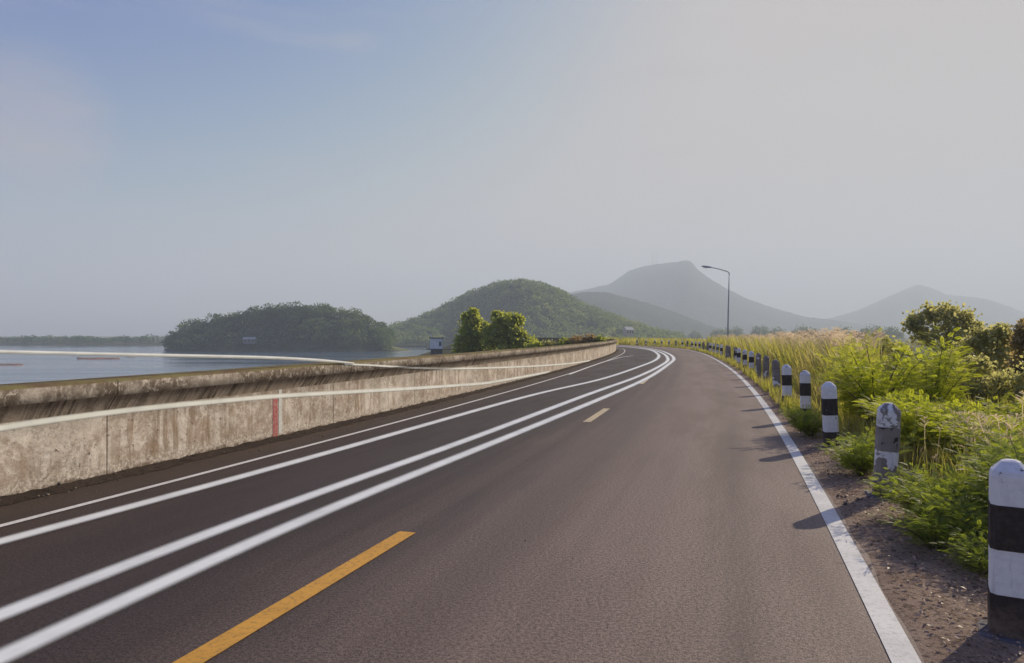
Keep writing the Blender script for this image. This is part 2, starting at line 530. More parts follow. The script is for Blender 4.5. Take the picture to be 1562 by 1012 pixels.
M_woods = leafmat('hill_wood_leaf', (0.055, 0.095, 0.030), (0.14, 0.19, 0.055), (0.19, 0.24, 0.06), 0.38, (0.23, 0.25, 0.08), 0.035, gloss=0.02)
M_litter = leafmat('dead_leaf', (0.14, 0.09, 0.06), (0.48, 0.36, 0.27), (0.2, 0.12, 0.07), 0.2)
M_bark = plain('bark', (0.16, 0.12, 0.085), 0.9, 0, 0.5, 9)
M_stem = plain('green_stem', (0.13, 0.12, 0.05), 0.8, 0, 0.3, 9)
M_stone = plain('gravel_stone', (0.26, 0.21, 0.165), 0.9, 0, 0.5, 3)
M_steel = plain('galvanised_steel', (0.30, 0.31, 0.33), 0.45, 0.7, 0.2, 3)
M_pole = plain('grey_lamp_post_metal', (0.42, 0.43, 0.45), 0.55, 0.2, 0.15, 3)
M_lens = plain('lamp_glass', (0.75, 0.75, 0.72), 0.3, 0, 0.05)
M_cwhite = plain('white_plaster', (0.80, 0.84, 0.88), 0.8, 0, 0.12, 1)
M_cgrey = plain('grey_concrete', (0.16, 0.15, 0.16), 0.9, 0, 0.3, 1)
M_roofd = plain('dark_roof_sheet', (0.10, 0.105, 0.12), 0.6, 0, 0.2, 1)
M_pane = plain('dark_glass', (0.03, 0.035, 0.045), 0.15, 0, 0.1)
M_mud = m_soil('mudflat', (0.22, 0.125, 0.09), (0.30, 0.19, 0.145), (0.15, 0.09, 0.065), 0.3)
k_ = NM('clear_white_streak')
M_streak = k_.bsdf((0.85, 0.84, 0.82), 0.6, 0.2, alpha=k_.math('ADD', 0.62, 0.0))  # see-through white meant for a light trail
M_redp = m_paint('red_wall_paint', (0.45, 0.10, 0.105), 1.0, (0.46, 0.36, 0.29))
M_wallw = m_paint('white_wall_paint', (0.66, 0.66, 0.62), 0.6, (0.4, 0.34, 0.28))
M_bank = plain('pale_grass_bank', (0.26, 0.27, 0.09), 0.95, 0, 0.4, 0.1)

# ------------------------------------------------------------------ the road's line (heading along its length, gently right then sharply left)
S0 = np.arange(-14, 301, 0.5)
KN = [-14, 10, 30, 50, 70, 90, 115, 145, 180, 230, 300]
TH = [.345, .2789, .233, .2047, .1379, -.0904, -.30, -.32, -.12, .05, .1]
th_ = np.interp(S0, KN, TH)
ker = np.hanning(15); ker /= ker.sum()
th_ = np.convolve(np.pad(th_, 7, mode='edge'), ker, 'valid')
cx = np.cumsum(np.sin(th_)) * 0.5
cy = np.cumsum(np.cos(th_)) * 0.5
i0 = np.argmin(abs(S0))
cx += -1.2544 - cx[i0]
cy += 4 - cy[i0]


def on_road(s, d):
    """world x, y at distance s along the road and d metres to the right of its centre"""
    s = np.asarray(s, float)
    t = np.interp(s, S0, th_)
    return np.interp(s, S0, cx) + d * np.cos(t), np.interp(s, S0, cy) - d * np.sin(t)


def road_sd(x, y):
    """nearest distance along (s) and signed distance across (d) for arrays of points"""
    x, y = np.asarray(x, float).ravel(), np.asarray(y, float).ravel()
    so_, do_ = np.empty(len(x)), np.empty(len(x))
    a, b = cx[::2], cy[::2]
    for i in range(0, len(x), 20000):
        dx, dy = x[i:i + 20000, None] - a[None], y[i:i + 20000, None] - b[None]
        j = np.argmin(dx * dx + dy * dy, axis=1)
        k = np.arange(len(j))
        t = th_[::2][j]
        sg = np.sign(dx[k, j] * np.cos(t) - dy[k, j] * np.sin(t))
        so_[i:i + 20000] = S0[::2][j]
        do_[i:i + 20000] = sg * np.hypot(dx[k, j], dy[k, j])
    return so_, do_


def ribbon(name, s, offs, z, mat, parent=None, uvm=None, smooth=False):
    """sheet following the road: s (n,), offs (k,) or (n,k), z scalar or (n,k)"""
    s = np.asarray(s, float)
    offs = np.asarray(offs, float)
    if offs.ndim == 1: offs = np.tile(offs, (len(s), 1))
    n, k = offs.shape
    X, Y = on_road(s[:, None], offs)
    Z = np.broadcast_to(np.asarray(z, float), (n, k))
    V = np.stack([X, Y, Z], 2).reshape(-1, 3)
    ii = np.arange((n - 1) * k).reshape(n - 1, k)[:, :-1].ravel()
    F = np.stack([ii, ii + 1, ii + k + 1, ii + k], 1)
    uv = np.stack([np.repeat(s[:, None], k, 1), offs if uvm is None else np.broadcast_to(uvm, (n, k))], 2).reshape(-1, 2)
    return mesh(name, V, F, mat, parent, uv=uv, smooth=smooth)


def nz(x, y, sc, seed=0.0, octv=4):
    x, y = np.broadcast_arrays(np.asarray(x, float), np.asarray(y, float))
    return np.array([mnoise.fractal(Vector((a * sc + seed, b * sc - seed, seed)), 1.0, 2.0, octv) for a, b in zip(x.ravel(), y.ravel())]).reshape(x.shape)


sr = np.concatenate([np.arange(-12, 30, 0.25), np.arange(30, 290, 1.0)])
edge = 3.225 + 0.04 * nz(sr, 0 * sr, 1.3, 3.0) + 0.02 * nz(sr, 0 * sr, 6.0, 8.0)
offs = np.concatenate([np.tile(np.array([-3.98, -3, -2, -1, 0, 1, 2, 3]), (len(sr), 1)), edge[:, None]], 1)
tag(ribbon('road', sr, offs, 0.0, M_asph), kind='structure')
tag(ribbon('edge_line', sr, [3.06, 3.19], 0.005, M_white), kind='structure')
tag(ribbon('edge_line', sr, [-3.16, -3.08], 0.005, M_white), kind='structure')
for a, b, mt in ((-0.8, 1.55, M_yellow), (8.75, 11.1, M_yelpale), (18.7, 21.3, M_yelpale)):
    tag(ribbon('centre_dash', np.linspace(a, b, 12), [-0.068, 0.068], 0.005, mt), kind='structure')


def smooth_path(P, n):
    P = np.asarray(P, float)
    d = np.concatenate([[0], np.cumsum(np.linalg.norm(np.diff(P, axis=0), axis=1))])
    # Catmull-Rom through the points
    Q = np.vstack([2 * P[0] - P[1], P, 2 * P[-1] - P[-2]])
    outp = []
    for i in range(1, len(Q) - 2):
        m = max(3, int(n * (d[i] - d[i - 1]) / d[-1]))
        for t in np.linspace(0, 1, m, endpoint=False):
            a, b, c_, e = Q[i - 1], Q[i], Q[i + 1], Q[i + 2]
            outp.append(0.5 * (2 * b + (c_ - a) * t + (2 * a - 5 * b + 4 * c_ - e) * t ** 2 + (3 * b - a - 3 * c_ + e) * t ** 3))
    outp.append(Q[-2])
    return np.array(outp)


def flat_line(name, P, width, z, mat):
    P = np.asarray(P, float)
    T = np.gradient(P, axis=0); T /= np.linalg.norm(T, axis=1)[:, None]
    Nn = np.stack([T[:, 1], -T[:, 0]], 1)
    wd = np.broadcast_to(np.asarray(width, float), (len(P),))[:, None]
    L_, R_ = P - Nn * wd / 2, P + Nn * wd / 2
    V = np.stack([np.c_[L_, np.full(len(P), z)], np.c_[R_, np.full(len(P), z)]], 1).reshape(-1, 3)
    i = np.arange(len(P) - 1) * 2
    F = np.stack([i, i + 1, i + 3, i + 2], 1)
    uv = np.stack([np.stack([np.arange(len(P)) * 0.2, np.zeros(len(P))], 1), np.stack([np.arange(len(P)) * 0.2, np.ones(len(P))], 1)], 1).reshape(-1, 2)
    return mesh(name, V, F, mat, uv=uv)


TRAILS = [  # paths of light trails, built as flat white ribbons on the road
    [(-150, 868), (0, 832), (269, 754), (448, 707), (650, 648.5), (824, 600), (914, 580), (972, 561), (1001, 549), (1004, 541), (992, 534.5), (968, 531), (940, 528.5)],
    [(-150, 1000), (0, 942), (269, 830), (538, 733.6), (700, 677), (903, 600), (972, 575.5), (1010, 557), (1019, 548), (1010, 539), (989, 533), (960, 529.5), (938, 527.8)],
    [(-100, 1052), (13.4, 993.5), (269, 881.5), (448, 796), (672, 709), (937.5, 600), (991, 575.5), (1020, 556), (1028, 547.6), (1020, 540), (1002, 534), (972, 529.5), (945, 527.5)]]
for L_ in TRAILS:
    P = smooth_path([G(*p) for p in L_], 220)
    d_ = np.concatenate([[0], np.cumsum(np.linalg.norm(np.diff(P, axis=0), axis=1))])
    u_ = np.arange(0, d_[-1], 0.25)
    P = np.stack([np.interp(u_, d_, P[:, q]) for q in (0, 1)], 1)
    hk = np.hanning(33); hk /= hk.sum()
    P = np.stack([np.convolve(np.pad(P[:, q], 16, mode='reflect', reflect_type='odd'), hk, 'valid') for q in (0, 1)], 1)
    wd = np.interp(P[:, 1], [3, 15, 60], [0.235, 0.27, 0.36])
    tag(flat_line('white_light_trail', P, wd, 0.009, M_trail), kind='structure')

# ------------------------------------------------------------------ concrete parapet wall
WALL_D = -3.95
prof = [(0.0, -0.3), (0.0, 0.0), (0.0, 0.25), (0.0, 0.50), (0.0, 0.70), (0.115, 0.865), (0.14, 0.87), (0.145, 1.01), (0.125, 1.03), (-0.20, 1.04), (-0.34, 1.03), (-0.34, -0.3)]
sw = [x for x in np.concatenate([np.arange(-10, 60, 0.2), np.arange(60, 280, 1.0)])]
sw = [float(x) for x in sw]
plen = [0.0]
for a, b in zip(prof[1:-1], prof[2:]): plen.append(plen[-1] + math.hypot(b[0] - a[0], b[1] - a[1]))
plen = [-0.3] + plen
rows, uvs = [], []
wob = nz(np.array(sw), 0 * np.array(sw), 0.25, 9.0, 2)
for s_, wb in zip(sw, wob):
    ins = 0
    for q, (o_, z_) in enumerate(prof):
        oo = o_ - (0.006 if ins and q < 9 else 0)
        zz = z_
        if q in (7, 8, 9, 10): zz += 0.012 * wb
        X, Y = on_road(s_, WALL_D + oo)
        rows.append((float(X), float(Y), zz)); uvs.append((s_, plen[q]))
k_ = len(prof)
ii = np.arange((len(sw) - 1) * k_).reshape(len(sw) - 1, k_)[:, :-1].ravel()
Fw = np.stack([ii + 1, ii, ii + k_, ii + k_ + 1], 1)
wall = empty('parapet_wall', (*[float(v) for v in on_road(10, WALL_D)], 0))
tag(wall, 'long weathered concrete parapet wall with stained overhanging top along the left road edge', 'wall')
wm = mesh('wall_body', np.array(rows) - np.array([*wall.location]), Fw, M_wall, wall, uv=uvs)


def wall_patch(name, s0, s1, z0, z1, mat, out_=0.004):
    V, uv = [], []
    for s_ in np.linspace(s0, s1, 3):
        for z_ in (z0, z1):
            X, Y = on_road(s_, WALL_D + out_)
            V.append((float(X) - wall.location[0], float(Y) - wall.location[1], z_)); uv.append((s_, z_))
    return mesh(name, V, [[0, 2, 3, 1], [2, 4, 5, 3]], mat, wall, uv=uv)


def wall_s(px, off=0.0):                     # where along the wall a column of the picture falls
    best = min(np.arange(-8, 60, 0.02), key=lambda s_: abs(781 + FP * float(on_road(s_, WALL_D + off)[0]) / max(0.5, float(on_road(s_, WALL_D + off)[1])) - px))
    return best


wall_patch('painted_mark', wall_s(416), wall_s(423.5), 0.03, 0.60, M_redp)['label'] = 'faded red vertical paint stripe on the wall face'
wall_patch('painted_mark', wall_s(424.5), wall_s(429.5), 0.06, 0.70, M_wallw)['label'] = 'thin white vertical paint stripe beside the red one'

# dark dirt along the foot of the wall
sf = np.arange(-10, 90, 0.1)
e = -3.74 + 0.07 * nz(sf, 0 * sf, 1.5, 5.0) + 0.05 * nz(sf, 0 * sf, 7, 2.0, 2)
of = np.stack([np.full(len(sf), -3.955), (e - 3.95) / 2, e], 1)
zf = np.stack([0.035 + 0.02 * nz(sf, 0 * sf, 4, 1.0, 3), 0.02 + 0.015 * nz(sf, 0 * sf, 4, 8.0, 3), np.full(len(sf), 0.004)], 1)
tag(ribbon('dirt_strip', sf, of, zf, M_foot, smooth=True), kind='structure')

# two thin white streaks that run along the wall
ps = []
for px, py in ((-90, 668), (0, 652), (105, 635), (217, 622), (410, 605), (640, 592), (740, 585), (838, 575.5)):
    s_ = wall_s(px)
    X, Y = on_road(s_, WALL_D)
    ps.append((float(s_), min(0.68, max(0.05, Z_at(py, float(Y))))))
ss = np.linspace(ps[0][0], ps[-1][0], 160)
zz = np.interp(ss, [p[0] for p in ps], [p[1] for p in ps])
zz = np.convolve(np.pad(zz, 8, mode='reflect', reflect_type='odd'), np.hanning(17) / np.hanning(17).sum(), 'valid')
V, uv = [], []
for s_, z_ in zip(ss, zz):
    h_ = np.interp(s_, [ss[0], ss[-1]], [0.042, 0.065])
    for k in (0, 1):
        X, Y = on_road(s_, WALL_D + 0.008)
        V.append((float(X), float(Y), z_ + (k * 2 - 1) * h_)); uv.append((s_, k))
i = np.arange(len(ss) - 1) * 2
o = mesh('light_streak', V, np.stack([i, i + 2, i + 3, i + 1], 1), M_trail, uv=uv)
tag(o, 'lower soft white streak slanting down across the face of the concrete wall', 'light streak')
up = []
for px, py in ((-90, 535), (0, 537), (200, 541.5), (410, 546), (500, 551), (540, 554.6)):
    s_ = wall_s(px, 0.17)
    X, Y = on_road(s_, WALL_D + 0.17)
    up.append((X_at(px, float(Y)), float(Y), Z_at(py, float(Y))))
P = smooth_path(up, 90)
v_, f_ = tube(P, np.interp(P[:, 1], [6, 11.3, 12.7], [0.017, 0.024, 0.010]), 8)
on = []                                     # from here the streak lies on the wall itself and runs out onto the road
for px, py in ((526, 552.9), (560, 556.6), (610, 560.5), (662, 562.5), (715, 562.3), (765, 561), (820, 558.5), (867, 555), (900, 551.5)):
    off_ = 0.154
    for _ in range(4):                      # settle on the part of the profile the streak lies on
        s_ = wall_s(px, off_)
        z_ = min(1.01, max(0.05, Z_at(py, float(on_road(s_, WALL_D + off_)[1]))))
        off_ = float(np.interp(z_, [0.0, 0.70, 0.865, 0.87, 1.01], [0.009, 0.009, 0.124, 0.149, 0.154]))
    on.append((float(s_), z_))
ss = np.linspace(on[0][0], on[-1][0], 160)
zz = np.interp(ss, [p[0] for p in on], [p[1] for p in on])
zz = np.convolve(np.pad(zz, 8, mode='reflect', reflect_type='odd'), np.hanning(17) / np.hanning(17).sum(), 'valid')
V, uv = [tuple(p) for p in v_], [(0.0, 0.24)] * len(v_)
F = [list(map(int, q)) for q in f_]
for q, (s_, z_) in enumerate(zip(ss, zz)):
    h_ = np.interp(q, [0, 25, 159], [0.020, 0.036, 0.062])
    for k in range(5):
        zk = z_ + (k / 2 - 1) * h_
        ok_ = np.interp(zk, [0.0, 0.70, 0.865, 0.87, 1.01], [0.0, 0.0, 0.115, 0.14, 0.145]) + 0.009
        X, Y = on_road(s_, WALL_D + ok_)
        V.append((float(X), float(Y), zk)); uv.append((s_, k / 4))
    if q:
        b_ = len(v_) + 5 * (q - 1)
        for k in range(4): F.append([b_ + k, b_ + 5 + k, b_ + 6 + k, b_ + 1 + k])
tail = smooth_path([G(*p) for p in ((868, 572), (900, 560), (925, 551.5), (946, 546), (966, 543))], 40)
T_ = np.gradient(tail, axis=0); T_ /= np.linalg.norm(T_, axis=1)[:, None]
b0 = len(V)
for q, (p, t_) in enumerate(zip(tail, T_)):
    hw_ = 0.09
    V += [(p[0] - t_[1] * hw_, p[1] + t_[0] * hw_, 0.013), (p[0] + t_[1] * hw_, p[1] - t_[0] * hw_, 0.013)]
    uv += [(q, 0.0), (q, 1.0)]
    if q: F.append([b0 + 2 * q - 2, b0 + 2 * q - 1, b0 + 2 * q + 1, b0 + 2 * q])
o = mesh('light_streak', V, F, M_trail, uv=uv)
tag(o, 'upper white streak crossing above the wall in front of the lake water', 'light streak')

# ------------------------------------------------------------------ ground, verge, lake
WATER_Z = -7.5


def ground_h(x, y):
    sh = np.shape(x)
    s_, d = road_sd(x, y)
    x, y = np.ravel(x), np.ravel(y)
    right = np.interp(d, [0, 3.9, 14, 22, 70, 120], [-0.25, -0.25, -0.3, -0.6, -3.2, -3.8])
    left = np.interp(-d, [0, 3.9, 4.4, 6, 30, 60], [-0.25, -0.25, -0.2, -0.4, -8.5, -12])
    h = np.where(d > 0, right, left)
    far = np.clip((y - 230) / 60, 0, 1)
    lake = (x < 20 + 0.1 * y)
    h = np.where(lake & (y > 230), h * (1 - far) + far * -12.0, h)
    h = np.where(y > 300, np.where(x > 30, -3.8, np.minimum(h, -12.0)), h)
    shore = np.clip((y - 592) / 22, 0, 1)
    h = h * (1 - shore) + shore * np.maximum(h, -4.5)
    return h.reshape(sh)


gx = np.concatenate([-np.geomspace(4100, 70, 45), np.arange(-64, 84, 2.0), np.geomspace(90, 4100, 45)])
gy = np.concatenate([[-600, -200, -80, -40], np.arange(-20, 150, 2.0), np.geomspace(155, 4500, 80)])
GX, GY = np.meshgrid(gx, gy)
GZ = ground_h(GX, GY)
nx = len(gx)
ii = np.arange((len(gy) - 1) * nx).reshape(len(gy) - 1, nx)[:, :-1].ravel()
tag(mesh('ground', np.stack([GX, GY, GZ], 2).reshape(-1, 3), np.stack([ii, ii + 1, ii + nx + 1, ii + nx], 1), M_ground, smooth=True), kind='structure')
tag(mesh('lake_water', [(-4100, -600, WATER_Z), (260, -600, WATER_Z), (260, 760, WATER_Z), (-4100, 760, WATER_Z)], [[0, 1, 2, 3]], M_water), kind='structure')

sv = np.concatenate([np.arange(-11, 25, 0.12), np.arange(25, 130, 0.6)])
vo = np.array([3.08, 3.17, 3.205, 3.24, 3.30, 3.36, 3.5, 3.65, 3.8, 3.95, 4.1, 4.3, 4.5, 4.8, 5.2, 5.8, 6.6, 8, 10, 13, 16])
VZ = np.zeros((len(sv), len(vo)))
SVv, VOo = np.meshgrid(sv, vo, indexing='ij')
amp = np.interp(vo, [3.1, 3.22, 3.8, 6], [0, 0.008, 0.035, 0.08])
VZ = -0.014 + amp[None] * nz(SVv, VOo, 1.7, 4.0, 4) + np.interp(vo, [3.17, 3.23, 3.5, 5, 13, 16], [0, 0.018, 0.026, -0.02, -0.18, -0.6])[None]
tag(ribbon('dirt_shoulder', sv, np.tile(vo, (len(sv), 1)), VZ, M_dirt, smooth=True), kind='structure')

# loose stones and dead leaves
pv, pf = t_pebble()
def spread(s0, s1, n, dfun, zoff):
    s_ = rng.uniform(s0, s1, n)
    d = dfun(n)
    X, Y = on_road(s_, d)
    return np.stack([X, Y, np.full(n, zoff)], 1), d
parts = []
for n, a, b, dl, dh, sz in ((3800, -6, 22, 3.28, 4.9, 0.010), (1500, -8, 50, -3.95, -3.4, 0.006), (70, -3, 25, -3.4, 3.3, 0.0035)):
    P, d = spread(a, b, n, lambda n_: rng.uniform(dl, dh, n_), 0.012 if dl > -3.5 and dh > 3.4 else 0.008)
    if dh < 0: P[:, 2] += np.interp(d, [-3.95, -3.6], [0.03, 0.0])
    parts.append(scatter(pv, pf, P, frames(rand_dirs(n)), sz * rng.lognormal(0, 0.55, n)))
v_, f_ = join(parts)
tag(mesh('gravel', v_, f_, M_stone), 'loose pale gravel scattered along the road edges', 'gravel', kind='stuff')
lv, lf = t_leaf(0.5)
n = 20000
P, d = spread(-6, 26, n, lambda n_: 3.3 + np.abs(rng.normal(0, 0.75, n_)), 0.03)
fw = rand_dirs(n); fw[:, 2] *= 0.25
v_, f_ = scatter(lv, lf, P, frames(fw, rng.normal(0, 0.5, n)), rng.uniform(0.008, 0.040, n))
tag(mesh('leaf_litter', v_, f_, M_litter), 'dry brown dead leaves lying on the dirt shoulder', 'leaf litter', kind='stuff')

# mudflats in the lake
def mudflat(px0, px1, py, hgt, seed):
    Y = FP * (EYE - WATER_Z) / (py - HOR)
    x0, x1 = X_at(px0, Y), X_at(px1, Y)
    n = 40
    V, F = [], []
    t = np.linspace(0, 1, n)
    wd = (x1 - x0) * 0.5 * np.sin(np.pi * t) ** 0.5 * (0.8 + 0.5 * nz(t * 6, t * 0, 1.0, seed, 3))
    yo = (x1 - x0) * 0.12 * nz(t * 3, t * 0, 1.0, seed + 5, 2)
    for i_ in range(n):
        x = x0 + (x1 - x0) * t[i_]
        for q, hh in ((-1, -0.3), (-0.5, 0.6), (0, 1.0), (0.5, 0.6), (1, -0.3)):
            V.append((x, Y + yo[i_] + q * wd[i_], WATER_Z + hgt * hh * (0.6 + 0.5 * abs(mnoise.noise(Vector((x * 0.7, q, seed)))))))
    for i_ in range(n - 1):
        for q in range(4): F.append([i_ * 5 + q, i_ * 5 + q + 1, i_ * 5 + q + 6, i_ * 5 + q + 5])
    tag(mesh('mudflat', V, F, M_mud, smooth=True), kind='structure')
mudflat(118, 182, 548, 0.8, 1.0)
mudflat(-30, 34, 557, 0.5, 4.0)
mudflat(192, 206, 546, 0.25, 7.0)

# ------------------------------------------------------------------ hills and mountains
def hill(name, prof_, D, depth, base, mat, nse, seed, nx_=160, nv=44, wander=0.25):
    px = np.array([p[0] for p in prof_], float); py = np.array([p[1] for p in prof_], float)
    q = np.linspace(px[0], px[-1], nx_)
    top = np.interp(q, px, py)
    sm = np.hanning(5); sm /= sm.sum()
    top = np.convolve(np.pad(top, 2, mode='edge'), sm, 'valid')
    top = top + 0.9 * nz(q, q * 0, 0.11, seed + 1, 4)
    x = X_at(q, D)
    zt = EYE + (HOR - top) * D / FP
    v = np.linspace(-1, 1, nv)
    Xg, Vg = np.meshgrid(x, v)
    Zt = np.tile(zt, (nv, 1))
    g = (0.5 + 0.5 * np.cos(np.pi * Vg)) ** 0.8
    yw = wander * depth * nz(x / depth * 1.6, x * 0, 1.0, seed, 3)
    Yg = D + Vg * depth + yw[None]
    N_ = nz(Xg / depth, Vg * 1.2, 2.2, seed + 3, 6)
    amp_ = np.clip(np.abs(Vg) * 2.2, 0.02, 1) * np.clip(1.05 - np.abs(Vg), 0, 1)
    Z = base + (Zt - base) * g * (1 + nse * N_ * amp_)
    # the crest keeps its outline although it wanders nearer and farther
    Z = EYE + (Z - EYE) * (Yg / D)
    Xs = Xg * (Yg / D)
    V = np.stack([Xs, Yg, Z], 2).reshape(-1, 3)
    ii = np.arange((nv - 1) * nx_).reshape(nv - 1, nx_)[:, :-1].ravel()
    o = mesh(name, V, np.stack([ii, ii + 1, ii + nx_ + 1, ii + nx_], 1), mat, smooth=True)
    tag(o, kind='structure')
    return V.reshape(nv, nx_, 3)


M_far = m_hill('far_mountain', (0.032, 0.045, 0.034), (0.05, 0.058, 0.042), (0.025, 0.034, 0.027), 0.25)
M_mid = m_hill('foothill', (0.035, 0.05, 0.026), (0.06, 0.068, 0.034), (0.025, 0.036, 0.02), 0.5)
M_near = m_hill('wooded_hill', (0.045, 0.062, 0.022), (0.08, 0.088, 0.032), (0.03, 0.042, 0.017), 1.0)

hill('mountain', [(640, 512), (720, 503), (790, 480), (840, 457), (870, 446), (900, 440), (930, 434), (945, 424), (960, 414), (975, 408), (1000, 403), (1020, 401), (1046, 398), (1056, 400), (1063, 411), (1080, 424), (1100, 436), (1140, 456), (1180, 470), (1230, 484), (1270, 488), (1330, 497), (1400, 510), (1440, 516)],
     2700, 900, -5, M_far, 0.28, 2.0, 240)
hill('mountain', [(1160, 514), (1210, 494), (1240, 488), (1270, 485), (1310, 473), (1350, 455), (1380, 442), (1402, 434), (1420, 439), (1445, 450), (1480, 453), (1510, 458), (1540, 468), (1570, 480), (1640, 492), (1720, 500), (1800, 512)],
     3400, 900, -5, M_far, 0.25, 5.0, 200)
hill('foothill', [(830, 480), (850, 462), (870, 450), (895, 445), (925, 446), (960, 455), (1000, 466), (1040, 480), (1080, 496), (1120, 508), (1160, 515)],
     1500, 330, -5, M_mid, 0.25, 8.0, 150)
HV = hill('wooded_hill', [(560, 522), (585, 510), (600, 500), (620, 496), (640, 489), (660, 480), (690, 464), (720, 447), (745, 438), (775, 432), (800, 434), (830, 440), (860, 452), (880, 463), (920, 480), (960, 495), (1000, 508), (1050, 517)],
          660, 130, -8.5, M_near, 0.3, 11.0, 180)
IV = hill('island', [(250, 534), (262, 526), (285, 508), (330, 500), (390, 486), (440, 482), (490, 478), (530, 488), (555, 496), (578, 504), (594, 520), (604, 534)],
          415, 34, -9.5, M_near, 0.12, 14.0, 80, 24, 0.15)


def crown_cloud(centres, radii, per, leaf, squash=0.8):
    pos, fw, sc = [], [], []
    for c_, r_ in zip(centres, radii):
        n_ = per
        d = rand_dirs(n_, 0.25)
        rr = r_ * rng.uniform(0.45, 1.05, n_) ** 0.6
        # lobes: some directions reach further out
        k = rand_dirs(5, 0.3)
        rr *= 0.78 + 0.3 * np.clip((d @ k.T).max(1), 0, 1) ** 3
        p = c_ + d * rr[:, None] * np.array([1, 1, squash])
        pos.append(p)
        f = d + 0.8 * rng.normal(size=(n_, 3)); f[:, 2] -= 0.2
        fw.append(f)
        sc.append(leaf * rng.uniform(0.6, 1.4, n_))
    pos, fw, sc = np.concatenate(pos), np.concatenate(fw), np.concatenate(sc)
    TV, TF = t_leaf(0.7)
    return scatter(TV, TF, pos, frames(fw, rng.uniform(0, 6.28, len(pos))), sc)


def plant_on(grid, n_, rlo, rhi, vlo, vhi, per, leaf, lift=0.35):
    nv, nx_, _ = grid.shape
    i_ = rng.uniform(vlo, vhi, n_) * (nv - 1)
    j_ = rng.uniform(0.02, 0.98, n_) * (nx_ - 1)
    a, b = i_.astype(int), j_.astype(int)
    c_ = grid[a, b] + (grid[np.minimum(a + 1, nv - 1), b] - grid[a, b]) * (i_ - a)[:, None]
    c_ += (grid[a, np.minimum(b + 1, nx_ - 1)] - grid[a, b]) * (j_ - b)[:, None]
    r_ = rng.uniform(rlo, rhi, n_)
    c_ = c_.copy(); c_[:, 2] += r_ * lift
    return crown_cloud(c_, r_, per, leaf)


v1 = plant_on(IV, 330, 2.2, 4.4, 0.12, 0.62, 120, 1.0, 0.6)
v2 = plant_on(IV, 60, 2.0, 4.8, 0.40, 0.56, 150, 0.9, 1.0)
v_, f_ = join([v1, v2])
tag(mesh('island_forest', v_, f_, M_forest), 'dark dense trees covering the low island in the lake', 'forest', kind='stuff')
v1 = plant_on(HV, 1500, 2.6, 5.0, 0.06, 0.54, 44, 1.6, 0.15)
v_, f_ = v1
tag(mesh('hill_forest', v_, f_, M_woods), 'hazy green woods covering the rounded hill behind the lake', 'forest', kind='stuff')
# far shore on the left: a low wooded line
xs = np.concatenate([rng.uniform(X_at(-160, 618), X_at(300, 618), 230), rng.uniform(X_at(560, 660), X_at(720, 660), 60)])
c_ = np.stack([xs, np.where(xs < -200, 618, 648) + rng.uniform(-12, 30, len(xs)), np.full(len(xs), -4.6)], 1)
r_ = rng.uniform(2.2, 3.9, len(xs)) * (1 + 0.35 * nz(xs, xs * 0, 0.03, 6.0, 3))
c_[:, 2] += r_ * 0.5
v_, f_ = crown_cloud(c_, r_, 60, 1.3)
tag(mesh('shore_forest', v_, f_, M_forest), 'thin blue-green line of trees on the far lake shore', 'forest', kind='stuff')
V = []
n = 30
for i_ in range(n + 1):
    t = i_ / n
    x = X_at(534 + 92 * t, 402); hh = 3.9 * math.sin(math.pi * min(1.0, t * 1.25 if t < 0.5 else 0.625 + (t - 0.5) * 0.75)) ** 0.9 + 0.25 * mnoise.noise(Vector((t * 9, 0, 0)))
    for q, g in ((-1, -0.4), (-0.4, 0.7), (0.2, 1.0), (1, -0.4)): V.append((x, 402 + q * 7, WATER_Z + hh * g))
F = [[i_ * 4 + q, i_ * 4 + q + 1, i_ * 4 + q + 5, i_ * 4 + q + 4] for i_ in range(n) for q in range(3)]
tag(mesh('grassy_bank', V, F, M_bank, smooth=True), kind='structure')

# ------------------------------------------------------------------ guide posts
def m_post(name, col, col2):
    k = NM(name)
    o = k.obj()
    wear = k.n('Attribute', attribute_name='wear', attribute_type='OBJECT').outputs['Fac']
    oi = k.n('ObjectInfo').outputs['Random']
    ov = k.n('VectorMath', {0: o, 1: k.n('CombineXYZ', {0: k.math('MULTIPLY', oi, 37.0), 1: k.math('MULTIPLY', oi, 11.0)}).outputs[0]}, operation='ADD').outputs[0]
    n1, n2, n3 = k.noise(ov, 3.2, 6, 0.65, 0.4), k.noise(ov, 26, 5, 0.7), k.noise(k.vmul(ov, (22, 22, 2.5)), 1.0, 4, 0.7)
    c = k.mix(k.ramp(n2, 0.4, 0.7), col, col2)
    c = k.mix(k.ramp(n3, 0.55, 0.75, 0, 0.35), c, (0.16, 0.13, 0.11))
    th = k.math('SUBTRACT', 0.72, k.math('MULTIPLY', wear, 0.36))
    bare = k.ramp(k.math('SUBTRACT', k.math('ADD', n1, k.math('MULTIPLY', n2, 0.12)), th), 0.04, 0.08)
    conc = k.mix(k.ramp(n1, 0.4, 0.7), (0.20, 0.175, 0.16), (0.30, 0.27, 0.25))
    c = k.mix(bare, c, conc)
    oz = k.n('SeparateXYZ', {0: o}).outputs[2]
    mud = k.ramp(k.math('ADD', oz, k.math('MULTIPLY', n1, 0.35)), 0.34, 0.16)
    c = k.mix(k.math('MULTIPLY', mud, k.ramp(n2, 0.35, 0.6, 0.35, 0.85)), c, (0.22, 0.16, 0.12))
    nick = k.ramp(k.noise(ov, 11, 4, 0.7), 0.66, 0.70)
    c = k.mix(nick, c, conc)
    return k.bsdf(c, 0.85, 0.2, k.bump(k.math('SUBTRACT', n2, k.math('MULTIPLY', bare, 0.8)), 0.35, 0.006))


